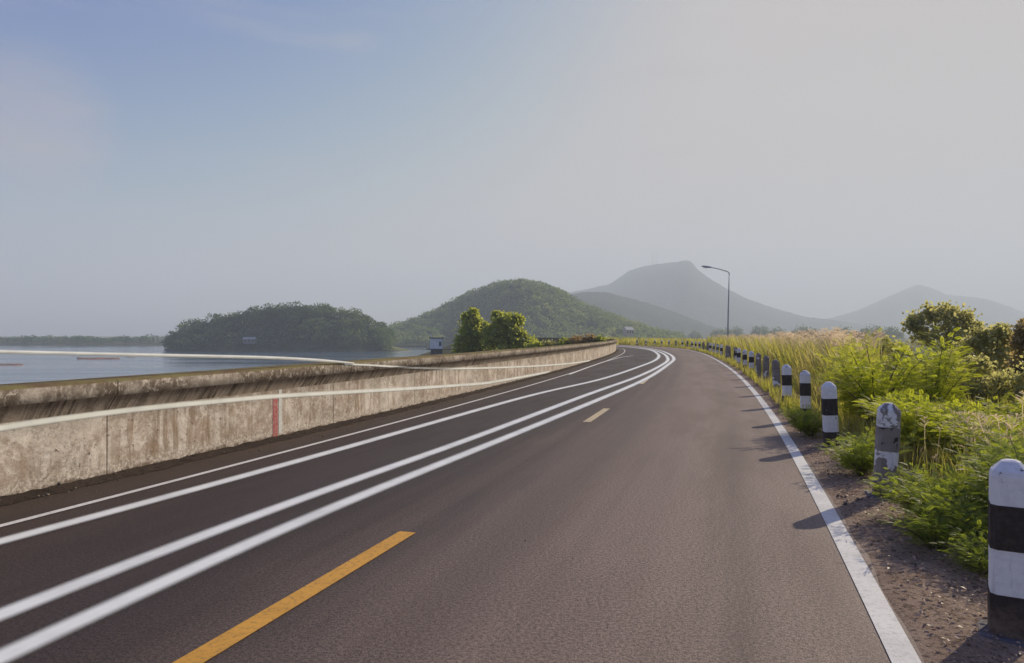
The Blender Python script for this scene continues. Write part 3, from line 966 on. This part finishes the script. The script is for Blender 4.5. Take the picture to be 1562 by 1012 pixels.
M_pw = m_post('white_post_paint', (0.80, 0.80, 0.82), (0.70, 0.70, 0.72))
M_pb = m_post('black_post_paint', (0.045, 0.036, 0.032), (0.07, 0.058, 0.052))
PH, PWD, PC = 0.88, 0.088, 0.027            # height, half width, chamfer


def octa(h, c, z):
    return [(h - c, -h, z), (h, -h + c, z), (h, h - c, z), (h - c, h, z), (-h + c, h, z), (-h, h - c, z), (-h, -h + c, z), (-h + c, -h, z)]


def loft(rings, closed_top=True):
    V, F = [], []
    n_ = len(rings[0])
    for r_ in rings: V += r_
    for i_ in range(len(rings) - 1):
        for j in range(n_):
            k = (j + 1) % n_
            F.append([i_ * n_ + j, i_ * n_ + k, (i_ + 1) * n_ + k, (i_ + 1) * n_ + j])
    if closed_top: F.append(list(range((len(rings) - 1) * n_, len(rings) * n_)))
    return V, F


def make_post():
    root = empty('guide_post')
    rings = [octa(PWD, PC, z) for z in (-0.25, 0.0, 0.22, 0.44, 0.66, 0.80)] + [octa(PWD * 0.93, PC, 0.825), octa(PWD * 0.45, PC * 0.5, 0.872), octa(PWD * 0.25, PC * 0.3, 0.88)]
    V, F = loft(rings)
    b = mesh('post_body', V, F, M_pw, root)
    for z0, z1 in ((0.0, 0.22), (0.44, 0.66)):
        V, F = loft([octa(PWD + 0.001, PC, z0), octa(PWD + 0.003, PC, z0 + 0.001), octa(PWD + 0.003, PC, z1 - 0.001), octa(PWD + 0.001, PC, z1)], False)
        mesh('black_band', V, F, M_pb, root)
    m_ = MB()
    V, F = loft([octa(0.15, 0.02, -0.22), octa(0.15, 0.02, 0.005), octa(0.135, 0.02, 0.02)])
    m_.add(V, F).build('footing', M_cgrey, root)
    return root


def copy_tree(o, parent=None):
    c_ = o.copy(); C.objects.link(c_)
    c_.parent = parent
    for ch in list(o.children): copy_tree(ch, c_)
    return c_


post0 = make_post()
# distance along the road of each post
post_s = []
for px, py_top in ((1540, 700), (1348, 613), (1268, 582), (1229, 565), (1201, 556)):
    b = (py_top - 0.5867 * HOR) / (1 - 0.5867)
    x, y = G(px, b)
    j_ = int(np.argmin(np.hypot(cx - x, cy - y)))
    d1 = (x - cx[j_]) * math.cos(th_[j_]) - (y - cy[j_]) * math.sin(th_[j_])
    post_s.append((float(S0[j_] + (x - cx[j_]) * math.sin(th_[j_]) + (y - cy[j_]) * math.cos(th_[j_])), float(d1)))
s_ = post_s[-1][0]
while s_ < 96:
    s_ += 3.3 + random.uniform(-0.25, 0.25)
    post_s.append((s_, 3.69 + random.uniform(-0.06, 0.06)))
wears = [0.0, 0.62, 0.12, 0.2, 0.1, 0.75, 0.85]
near_labels = [
    'nearest black and white striped guide post, cut off by the right edge of the photo',
    'peeling guide post with paint worn off to bare concrete, second nearest to the camera',
    'black and white guide post with pointed white top, third nearest, beside the feathery bush',
    'black and white guide post with a stained lower white band, fourth from the camera',
    'flat topped black and white guide post, fifth nearest, before tall straw grass',
    'bare brownish worn guide post, first behind the flat topped striped one',
    'thin dark worn guide post, second behind the flat topped striped one']
for i_, (s_, d_) in enumerate(post_s):
    o = post0 if i_ == 0 else copy_tree(post0)
    X, Y = on_road(s_, d_)
    o.location = (float(X), float(Y), -0.005)
    t_ = float(np.interp(s_, S0, th_))
    jit = 0.02 if i_ < 1 else 0.08
    o.rotation_euler = (random.gauss(0, jit * 0.4), random.gauss(0, jit * 0.4), -t_ + random.gauss(0, jit) - (0.0 if i_ else 0.22))
    wv = wears[i_] if i_ < len(wears) else random.choice([0.25, 0.4, 0.55, 0.8])
    for ch in o.children: ch['wear'] = float(wv)
    if i_ < len(near_labels): lab = near_labels[i_]
    else: lab = 'small distant striped guide post in the row curving along the right road edge'
    tag(o, lab, 'guide post', 'guide posts along the right road edge')

# ------------------------------------------------------------------ street lamp
LY = 70.0
lx = X_at(1110, LY)
lamp = empty('street_lamp', (lx, LY, -0.3))
tag(lamp, 'tall thin grey street lamp with one arm reaching left over the road', 'street lamp')
H_ = Z_at(416, LY) + 0.3
MB().tube([(0, 0, 0), (0.03, 0, H_ * 0.35), (0.10, 0, H_ * 0.7), (0.16, 0, H_ - 0.25)], [0.085, 0.072, 0.058, 0.046], 10).build('pole', M_pole, lamp, True)
arm_e = X_at(1083, LY) - lx
MB().tube([(0.16, 0, H_ - 0.25), (0.155, 0, H_ - 0.08), (0.08, 0, H_ + 0.05), (-0.1, 0, H_ + 0.12), (-0.8, 0, H_ + 0.33), (arm_e, 0, H_ + 0.52)], [0.055, 0.052, 0.05, 0.048, 0.043, 0.038], 8).build('arm', M_pole, lamp, True)
V, F = [], []
hx0, hx1 = arm_e + 0.15, X_at(1070, LY) - lx
for t, wd_, hh in ((0, 0.06, 0.05), (0.2, 0.11, 0.07), (0.6, 0.15, 0.08), (0.9, 0.11, 0.05), (1.0, 0.04, 0.02)):
    x = hx0 + (hx1 - hx0) * t; z = H_ + 0.50 + 0.13 * t
    V += [[x, -wd_, z - hh], [x, wd_, z - hh], [x, wd_ * 0.7, z + hh], [x, -wd_ * 0.7, z + hh]]
for i_ in range(4):
    for j in range(4): F.append([i_ * 4 + j, i_ * 4 + (j + 1) % 4, i_ * 4 + 4 + (j + 1) % 4, i_ * 4 + 4 + j])
F += [[3, 2, 1, 0], [16, 17, 18, 19]]
hd = mesh('lamp_head', V, F, M_pole, lamp)
xm = (hx0 + hx1) / 2
MB().box(xm - 0.3, xm + 0.22, -0.10, 0.10, H_ + 0.44, H_ + 0.475).build('lens', M_lens, hd)
MB().box(-0.2, 0.2, -0.2, 0.2, -0.1, 0.04).build('base_plate', M_pole, lamp)

# ------------------------------------------------------------------ intake tower in the lake, its footbridge
TY = 150.0
tw = empty('intake_tower', (X_at(665.5, TY), TY, WATER_Z))
tw.rotation_euler = (0, 0, 0.12)
tag(tw, 'small pale blue-white square intake tower standing in the lake on a dark pier', 'tower')
zf_ = Z_at(533, TY) - WATER_Z
zt_ = Z_at(516.5, TY) - WATER_Z
wl = MB().box(-1.3, 1.3, -1.3, 1.3, zf_ + 0.12, zt_).build('wall', M_cwhite, tw)
MB().box(-1.15, 1.25, -1.15, 1.15, -3.5, zf_ - 0.1).build('pier', M_cgrey, tw)
MB().box(-2.0, 1.5, -1.6, 1.6, zf_ - 0.1, zf_ + 0.12).build('floor_slab', M_cgrey, tw)
MB().box(-1.5, 1.55, -1.5, 1.5, zt_, zt_ + 0.2).build('roof', M_roofd, tw)
wi = MB().box(0.55, 1.0, -1.335, -1.302, zf_ + 0.65, zf_ + 1.6).build('window', M_pane, tw)
MB().box(0.75, 0.80, -1.36, -1.336, zf_ + 0.65, zf_ + 1.6).build('mullion', M_cwhite, wi)
MB().box(1.1, 1.34, -1.36, -1.303, zf_ + 0.121, zt_ - 0.01).build('corner_pillar', M_wallw, tw)
m_ = MB()
for x in (-1.95, -1.4): m_.box(x - 0.03, x + 0.03, -1.56, -1.5, zf_ + 0.12, zf_ + 0.9)
m_.box(-1.95, -1.4, -1.55, -1.51, zf_ + 0.84, zf_ + 0.9)
m_.build('railing', M_steel, tw)
m_ = MB().tube([(-1.2, 0, zt_ + 0.2), (-1.2, 0, zt_ + 0.75)], 0.04, 6).box(-1.5, -1.0, -0.12, 0.12, zt_ + 0.62, zt_ + 0.78)
m_.build('lamp', M_cwhite, tw)
fb = empty('footbridge', (X_at(676, TY), TY, WATER_Z))
tag(fb, 'narrow footbridge with low rail linking the lake tower to the bank trees', 'footbridge')
MB().box(0.1, 16, -0.6, 0.6, zf_ - 0.12, zf_ + 0.06).build('deck', M_cgrey, fb)
m_ = MB()
for y in (-0.55, 0.55):
    m_.box(0.1, 16, y - 0.03, y + 0.03, zf_ + 0.84, zf_ + 0.9)
    m_.box(0.1, 16, y - 0.02, y + 0.02, zf_ + 0.45, zf_ + 0.49)
    for x in np.arange(0.2, 16, 1.2): m_.box(x - 0.03, x + 0.03, y - 0.03, y + 0.03, zf_ + 0.06, zf_ + 0.84)
m_.build('railing', M_steel, fb)
for x in (5.5, 11): MB().box(x - 0.2, x + 0.2, -0.4, 0.4, -3.5, zf_ - 0.12).build('pillar', M_cgrey, fb)


# ------------------------------------------------------------------ houses far off
def house(px0, px1, py0, py1, D, label, mats, rz=0.2):
    x = X_at((px0 + px1) / 2, D); w_ = (px1 - px0) * D / FP; zb = Z_at(py1, D); h_ = (py1 - py0) * D / FP
    o = empty('house', (x, D, zb)); o.rotation_euler = (0, 0, rz)
    tag(o, label, 'house')
    he = h_ * 0.62
    MB().box(-w_ / 2, w_ / 2, -w_ * 0.3, w_ * 0.3, -0.6, he).build('wall', mats[0], o)
    a = w_ / 2 * 1.08; b = w_ * 0.36
    MB().add([(-a, -b, he), (a, -b, he), (a, b, he), (-a, b, he), (-a * 0.9, 0, h_), (a * 0.9, 0, h_)], [[0, 1, 5, 4], [2, 3, 4, 5], [1, 2, 5], [3, 0, 4], [3, 2, 1, 0]]).build('roof', mats[1], o)
    for k in range(3):
        xx = -w_ * 0.32 + k * w_ * 0.32
        MB().box(xx - w_ * 0.07, xx + w_ * 0.07, -w_ * 0.3 - 0.05, -w_ * 0.3 + 0.02, he * 0.3, he * 0.75).build('window', M_pane, o)
    return o


house(372, 390, 514.5, 523, 388, 'small grey-white house among the dark trees on the island shore', (plain('grey_wall', (0.2, 0.2, 0.2)), plain('pale_roof', (0.36, 0.37, 0.38))), 0.1)
house(951, 966, 499, 511, 420, 'small white roofed house in the haze beyond the end of the road', (plain('cream_wall', (0.5, 0.44, 0.38)), plain('white_roof', (0.5, 0.5, 0.5))), 0.5)

# radio masts and a building on the mountain top
for px, lab in ((995.5, 'left one of two faint radio masts on the mountain ridge'), (1001, 'right one of two faint radio masts on the mountain ridge')):
    o = empty('radio_mast', (X_at(px, 2690), 2690, Z_at(404, 2690)))
    tag(o, lab, 'radio mast', 'radio masts on the mountain')
    hh = 18 * 2690 / FP
    m_ = MB()
    for a in range(3):
        r0 = 1.1
        m_.tube([(r0 * math.cos(a * 2.1), r0 * math.sin(a * 2.1), -6), (r0 * 0.6 * math.cos(a * 2.1), r0 * 0.6 * math.sin(a * 2.1), hh)], 0.25, 5)
    for z in np.arange(0, hh, 3.0): m_.box(-0.9, 0.9, -0.9, 0.9, z, z + 0.25)
    m_.build('lattice', M_steel, o)
    MB().tube([(0, 0, hh), (0, 0, hh + 4)], 0.15, 5).build('antenna', M_steel, o)
o = empty('summit_building', (X_at(1047, 2690), 2690, Z_at(400, 2690)))
tag(o, 'tiny pale building on the summit of the blue mountain', 'building')
MB().box(-9, 9, -6, 6, -6, 5).build('wall', M_cwhite, o)
MB().box(-10, 10, -7, 7, 5, 6).build('roof', M_cwhite, o)


# ------------------------------------------------------------------ trees and shrubs
def tree(name, loc, blobs, leafm, leaf, per, label, cat='tree', group=None, barkr=0.09, stems=1, squash=0.85):
    """blobs: list of (dx, dy, dz, r) crown lumps relative to the base"""
    o = empty(name, loc)
    tag(o, label, cat, group)
    parts = []
    for bx, by, bz, br in blobs:
        nb = 15
        c_ = rand_dirs(nb) * rng.uniform(0.35, 1.0, nb)[:, None]
        cs = np.array([bx, by, bz]) + c_ * br * 0.85 * np.array([1, 1, squash])
        parts.append(crown_cloud(cs, br * rng.uniform(0.13, 0.38, nb), int(per * 0.74) // nb, leaf, squash))
        ns = int(per * 0.26)                # loose twigs and stray leaves between the clumps
        cs = np.array([bx, by, bz]) + rand_dirs(ns) * (br * rng.uniform(0.5, 1.3, ns))[:, None] * np.array([1, 1, squash])
        parts.append(scatter(*t_leaf(0.7), cs, frames(rand_dirs(ns), rng.uniform(0, 6.28, ns)), leaf * rng.uniform(0.6, 1.3, ns)))
    v_, f_ = join(parts)
    mesh('crown', v_, f_, leafm, o)
    m_ = MB()
    zt = max(b[2] for b in blobs)
    for k in range(stems):
        a = k * 2.4
        m_.tube([(0.25 * k * math.cos(a) * barkr * 3, 0.25 * k * math.sin(a) * barkr * 3, -0.4), (0.05, 0.02, zt * 0.3), (0.02, 0, zt * 0.62)], [barkr, barkr * 0.8, barkr * 0.5], 7)
    for bx, by, bz, br in blobs:
        m_.tube([(0.04, 0.01, zt * 0.22), (bx * 0.4, by * 0.4, zt * 0.25 + bz * 0.3), (bx * 0.85, by * 0.85, bz * 0.9), (bx, by, bz + br * 0.5)], [barkr * 0.6, barkr * 0.5, barkr * 0.3, barkr * 0.1], 5)
    m_.build('trunk', M_bark, o, True)
    return o


def blobs_px(base, D, lumps):
    return [(X_at(px, D) - base[0], random.uniform(-0.5, 0.5) * r * D / FP, Z_at(py, D) - base[2], r * D / FP) for px, py, r in lumps]


# two trees on the bank behind the wall
D = 95.0
b = (X_at(720, D), D, -3.5)
tree('bank_tree', b, blobs_px(b, D, [(718, 490, 15), (713, 506, 16), (728, 505, 15), (710, 524, 15), (735, 525, 16), (722, 478, 7), (722, 540, 20), (712, 485, 6), (738, 500, 9), (742, 512, 13), (744, 528, 16), (703, 534, 12)]), M_bushg, 0.42, 900, 'left one of two leafy green trees behind the concrete wall, narrow and upright', 'tree', 'leafy trees behind the wall', 0.14, 2)
D = 92.0
b = (X_at(770, D), D, -3.2)
tree('bank_tree', b, blobs_px(b, D, [(776, 487, 12), (764, 492, 14), (782, 502, 14), (765, 510, 18), (785, 520, 15), (790, 489, 8), (758, 482, 6), (752, 518, 16), (748, 505, 10), (800, 522, 14), (812, 530, 12), (795, 512, 9), (775, 538, 22)]), M_bushg, 0.42, 900, 'right one of two leafy green trees behind the concrete wall, broad and sunlit', 'tree', 'leafy trees behind the wall', 0.15, 3)
D = 80.0
for px, py, r, mt, lab in ((815, 527, 10, M_bushg, 'low green shrub just right of the leafy trees behind the wall'), (838, 527, 9, M_olive, 'low dark olive shrub behind the wall, between green trees and rusty bush'),
                           (862, 523, 8, M_bushg, 'small green shrub behind the wall, left of the rusty bush'), (880, 520, 10, M_orange, 'rusty orange bush behind the far part of the wall'),
                           (899, 517, 8, M_orange, 'smaller rusty brown bush at the right of the orange one'), (914, 518, 7, M_bushg, 'small green shrub at the far end of the wall'), (931, 520, 6, M_olive, 'tiny olive shrub where the wall turns out of sight')):
    b = (X_at(px, D), D, -1.6)
    tree('shrub', b, blobs_px(b, D, [(px, py, r), (px - r * 0.8, py + 4, r * 0.8), (px + r * 0.8, py + 3, r * 0.8), (px, py + 12, r * 1.2)]), mt, 0.22, 420, lab, 'shrub', 'shrubs behind the wall', 0.05, 2)

# dark olive trees at the right
D = 38.0
b = (X_at(1445, D), D, -0.9)
tree('olive_tree', b, blobs_px(b, D, [(1398, 490, 16), (1390, 497, 12), (1425, 480, 18), (1452, 477, 17), (1470, 486, 19), (1440, 495, 26), (1475, 510, 24), (1410, 515, 20), (1450, 525, 28), (1490, 500, 12)]), M_olive, 0.20, 520, 'wide dull olive tree with ragged crown rising over the bushes at right', 'tree', None, 0.09, 3)
D = 24.0
b = (X_at(1510, D), D, -0.5)
tree('olive_tree', b, blobs_px(b, D, [(1500, 515, 20), (1525, 510, 18), (1485, 535, 24), (1520, 545, 30), (1545, 530, 24), (1500, 575, 30), (1545, 585, 34), (1470, 580, 22)]), M_olive, 0.14, 620, 'dark olive bushy tree in shade near the right edge, below the ragged crown', 'tree', None, 0.06, 3)
D = 19.0
b = (X_at(1566, D), D, -0.4)
tree('brown_tree', b, blobs_px(b, D, [(1562, 505, 16), (1556, 525, 16), (1570, 545, 22), (1555, 560, 16), (1572, 590, 26), (1590, 520, 26)]), M_brown, 0.12, 520, 'reddish brown shrub tree cut by the right edge of the photo', 'tree', None, 0.05, 2)
D = 15.0
for px, py, r, lab in ((1400, 572, 30, 'shaded olive shrub behind the bright green sapling'), (1460, 585, 36, 'shaded olive shrub under the ragged crown of the wide tree'),
                       (1520, 590, 36, 'shaded olive shrub in front of the dark bushy tree'), (1575, 575, 36, 'shaded olive shrub cut by the right edge below the brown tree')):
    b = (X_at(px, D), D + 0.4 * (px % 3), -0.3)
    tree('shrub', b, blobs_px(b, D, [(px, py, r), (px - r, py + 14, r * 0.8), (px + r, py + 10, r * 0.8), (px, py + 34, r), (px + 0.4 * r, py - 0.8 * r, r * 0.6)]), M_olive, 0.075, 900, lab, 'shrub', None, 0.03, 3)
D = 26.0
for px, py, r, lab in ((1310, 530, 15, 'dull olive shrub at the left end of the dark thicket'), (1355, 528, 18, 'dull olive shrub in the thicket behind the tall feathery bush')):
    b = (X_at(px, D), D, -0.5)
    tree('shrub', b, blobs_px(b, D, [(px, py, r), (px - r, py + 8, r * 0.8), (px + r, py + 6, r * 0.8), (px, py + 22, r)]), M_olive, 0.11, 600, lab, 'shrub', None, 0.03, 3)

# hazy trees in the valley beyond the field
vt = [(1035, 514, 9, 500), (1060, 512, 8, 520), (1095, 509, 9, 480), (1118, 508, 13, 470), (1160, 507, 12, 450), (1184, 509, 11, 480), (1225, 508, 15, 430), (1245, 512, 12, 430), (1285, 510, 12, 360), (1262, 516, 9, 330), (1330, 507, 14, 420), (1362, 509, 12, 400), (930, 510, 8, 420), (945, 508, 9, 340), (977, 511, 9, 380)]
order = ['first', 'second', 'third', 'fourth', 'fifth', 'sixth', 'seventh', 'eighth', 'ninth', 'tenth', 'eleventh', 'twelfth', 'thirteenth', 'fourteenth', 'fifteenth']
for k, (px, py, r, D) in enumerate(sorted(vt)):
    D *= 1.7
    b = (X_at(px, D), float(D), -3.9)
    tree('valley_tree', b, blobs_px(b, D, [(px, py, r), (px - r * 0.7, py + 3, r * 0.7), (px + r * 0.7, py + 2, r * 0.75), (px, py + 7, r)]), M_forest, 1.7, 420, 'hazy far tree beyond the field, %s from the left of the distant row' % order[k], 'tree', 'hazy trees in the valley', 0.3, 1)


# feathery bushes beside the posts
FV, FF = t_frond()
def fern_bush(name, loc, rad, hgt, nst, per, flen, leafm, label, cat='bush', lean=(0, 0)):
    o = empty(name, loc)
    tag(o, label, cat)
    pos, fw, sc = [], [], []
    m_ = MB()
    per = int(per * 2.1)
    for k in range(nst):
        a = rng.uniform(0, 6.283)
        r_ = rad * math.sqrt(rng.uniform(0.02, 1))
        h_ = 1.12 * hgt * rng.uniform(0.7, 1.0) * (1 - 0.3 * (r_ / rad) ** 2)
        t = np.linspace(0, 1, 7)
        wobx, woby = rng.normal(0, 0.05 * rad), rng.normal(0, 0.05 * rad)
        P = np.stack([math.cos(a) * r_ * t ** 1.3 + wobx * np.sin(t * 5) + lean[0] * t * t, math.sin(a) * r_ * t ** 1.3 + woby * np.sin(t * 4) + lean[1] * t * t, h_ * (t - 0.12 * t ** 3)], 1)
        m_.tube(P, np.linspace(0.011, 0.003, 7) * (0.6 + hgt * 0.6), 4, cap=False)
        q = rng.uniform(0.16, 1.0, per) ** 0.8
        pp = np.stack([np.interp(q, t, P[:, i_]) for i_ in range(3)], 1)
        aa = rng.uniform(0, 6.283, per)
        outw = np.stack([np.cos(aa), np.sin(aa), rng.uniform(0.05, 0.75, per)], 1) + 0.55 * np.array([math.cos(a), math.sin(a), 0.35])
        outw /= np.linalg.norm(outw, axis=1)[:, None]
        ln = 0.66 * flen * rng.uniform(0.55, 1.15, per) * (1.1 - 0.45 * q)
        tw_ = outw * (flen * rng.uniform(0.0, 0.95, per))[:, None]
        pos.append(pp + tw_); fw.append(outw); sc.append(ln)
    pos, fw, sc = np.concatenate(pos), np.concatenate(fw), np.concatenate(sc)
    v_, f_ = scatter(FV, FF, pos, frames(fw, rng.normal(0, 0.5, len(pos))), sc)
    mesh('foliage', v_, f_, leafm, o)
    m_.build('stem', M_stem, o)
    return o


def at(px, Y, z=-0.05): return (X_at(px, Y), Y, z)
fern_bush('feathery_bush', at(1335, 11.2), 0.85, 1.5, 26, 42, 0.30, M_fern, 'tall feathery bright green bush just behind the third guide post')
fern_bush('feathery_bush', at(1422, 11.8), 0.55, 1.62, 14, 42, 0.30, M_fern, 'tall bright sapling with layered fronds, standing in front of the dark olive tree')
fern_bush('feathery_bush', at(1395, 9.0), 1.0, 0.8, 30, 40, 0.26, M_fern, 'broad bright green feathery bush behind the peeling guide post')
fern_bush('feathery_bush', at(1500, 8.2), 0.9, 0.62, 28, 40, 0.24, M_fern, 'spreading feathery bush at right between the peeling post and the nearest post')
fern_bush('leafy_weed', at(1432, 5.7), 0.50, 0.50, 30, 28, 0.17, M_weed, 'low leafy green weed clump on the dirt just right of the peeling guide post')
fern_bush('leafy_weed', at(1490, 5.2), 0.42, 0.46, 24, 26, 0.15, M_weed, 'small green weed clump left of the nearest striped guide post')
fern_bush('leafy_weed', at(1235, 10.6), 0.42, 0.52, 22, 28, 0.16, M_weed, 'small green weed clump between the third and fourth guide posts')
fern_bush('leafy_weed', at(1312, 7.7), 0.40, 0.52, 22, 28, 0.16, M_weed, 'small green weed clump between the peeling post and the third post')
fern_bush('leafy_weed', at(1560, 5.9), 0.55, 0.85, 34, 30, 0.18, M_weed, 'shaded weed clump directly behind the nearest striped guide post')
fern_bush('leafy_weed', at(1425, 5.05), 0.34, 0.36, 18, 24, 0.14, M_weed, 'low green weed clump creeping over the dirt nearest to the road')
fern_bush('leafy_weed', at(1492, 4.55), 0.24, 0.28, 12, 22, 0.12, M_weed, 'small low weed at the left foot of the nearest striped guide post')
fern_bush('leafy_weed', at(1580, 5.15), 0.50, 0.80, 34, 30, 0.18, M_weed, 'tall shaded weed clump at the right edge beyond the nearest guide post')
fern_bush('feathery_bush', at(1590, 9.5), 0.9, 0.72, 20, 36, 0.26, M_fern, 'feathery bush cut off by the right edge behind pale grass plumes')

# ------------------------------------------------------------------ grass
BV, BF = t_blade()
PV, PF = t_plume()
def grass(n_, s0, s1, d0, d1, h0, h1, spow=1.0, wide=1.0, zoff=-0.06, mod=None):
    u = rng.uniform(0, 1, n_) ** spow
    s_ = s0 + (s1 - s0) * u
    d = rng.uniform(d0, d1, n_)
    if mod is not None:
        k = mod(s_, d); s_, d = s_[k], d[k]
    X, Y = on_road(s_, d)
    if h1 > 1.2:                            # the tall field grass gives way to bushes and trees further right
        k = X < 0.49 * Y + 0.4 * rng.normal(size=len(X))
        X, Y, d = X[k], Y[k], d[k]
    n_ = len(X)
    a = rng.uniform(0, 6.283, n_)
    M = np.zeros((n_, 3, 3))
    M[:, 0, 0] = np.cos(a); M[:, 1, 0] = np.sin(a); M[:, 0, 1] = -np.sin(a); M[:, 1, 1] = np.cos(a); M[:, 2, 2] = 1
    hh = rng.uniform(h0, h1, n_)
    z = zoff + np.interp(d, [3.3, 5, 13, 16], [0.02, -0.02, -0.18, -0.6])
    sc = np.stack([hh * rng.uniform(0.4, 1.3, n_), hh ** 0.3 * wide * rng.uniform(0.7, 1.4, n_) * (1 + Y / 60), hh], 1)
    return np.stack([X, Y, z], 1), M, sc


def clumpy(sc, thr, seed):
    return lambda s_, d: nz(s_, d, sc, seed, 2) > thr


parts = []
for a_ in ((26000, 13, 70, 4.7, 13, 0.9, 1.75, 1.6, 1.2, -0.06, None), (9000, 60, 125, 4.2, 13, 0.7, 1.4, 1.0, 2.0, -0.06, None), (9000, 9, 60, 4.15, 5.2, 0.3, 0.8, 1.5, 1.0, -0.06, None),
           (5000, 5.5, 60, 3.75, 4.5, 0.12, 0.4, 1.3, 0.8, -0.03, clumpy(0.8, -0.05, 2.0)), (11000, 11, 100, 3.38, 3.85, 0.10, 0.38, 1.3, 0.9, -0.02, clumpy(0.6, -0.15, 4.0)),
           (16000, -9, 45, 5.2, 15.5, 0.15, 0.62, 1, 0.8, -0.06, None), (3500, 2.2, 8, 4.5, 7.5, 0.2, 0.6, 1, 0.7, -0.05, None), (3500, 1.0, 9, 4.15, 6.5, 0.15, 0.55, 1, 0.45, -0.03, clumpy(1.2, -0.15, 7.0)), (900, 1.5, 9, 3.85, 4.4, 0.05, 0.2, 1, 0.45, -0.03, clumpy(1.2, 0.05, 7.0))):
    P, M, sc = grass(*a_)
    parts.append(scatter(BV, BF, P, M, sc))
v_, f_ = join(parts)
tag(mesh('tall_grass', v_, f_, M_grass), 'tall yellow-green grass filling the field beside the row of posts', 'grass', kind='stuff')
parts = []
for a_ in ((1500, 15, 34, 5.2, 9.5, 1.3, 1.85, 1.0, 1.6, -0.06, clumpy(0.25, -0.1, 3.0)), (700, 30, 70, 5, 12, 1.2, 1.75, 1.0, 2.0, -0.06, None), (120, 2.5, 6, 5.4, 7.0, 0.6, 1.05, 1, 1.0, -0.06, None), (90, 4, 14, 4.2, 5.2, 0.35, 0.8, 1, 1.0, -0.06, None)):
    P, M, sc = grass(*a_)
    sc[:, 1] = sc[:, 2] * np.clip(sc[:, 1], 0.8, 1.8)
    parts.append(scatter(PV, PF, P, M, sc))
n = 80                                      # pale tussock near the right edge
ang = rng.uniform(0, 6.283, n)
P = np.stack([X_at(1548, 7.0) + rng.normal(0, 0.14, n), 7.0 + rng.normal(0, 0.2, n), np.full(n, -0.06)], 1)
fz = np.stack([np.cos(ang) * 0.28, np.sin(ang) * 0.28, np.ones(n)], 1); fz /= np.linalg.norm(fz, axis=1)[:, None]
fy = np.stack([-np.sin(ang), np.cos(ang), np.zeros(n)], 1)
M = np.stack([np.cross(fy, fz), fy, fz], 2)
hh = rng.uniform(0.55, 0.98, n)
parts.append(scatter(PV, PF, P, M, np.stack([hh * 1.3, hh, hh], 1)))
v_, f_ = join(parts)
tag(mesh('grass_plumes', v_, f_, M_straw), 'dry straw coloured grass stalks with feathery seed heads', 'grass', kind='stuff')

# ------------------------------------------------------------------ haze
hz = NM('haze_air')
pv_ = hz.n('VolumePrincipled', {'Color': (0.80, 0.90, 1.0, 1), 'Density': 0.00053, 'Anisotropy': 0.12})
hz.t.links.new(pv_.outputs[0], hz.o.inputs['Volume'])
x0, x1, y0, y1, z0, z1 = -4150, 4150, -650, 4520, -16, 340
V = [(x0, y0, z0), (x1, y0, z0), (x1, y1, z0), (x0, y1, z0), (x0, y0, z1), (x1, y0, z1), (x1, y1, z1), (x0, y1, z1)]
tag(mesh('haze', V, [[0, 3, 2, 1], [4, 5, 6, 7], [0, 1, 5, 4], [1, 2, 6, 5], [2, 3, 7, 6], [3, 0, 4, 7]], hz.m), kind='stuff')
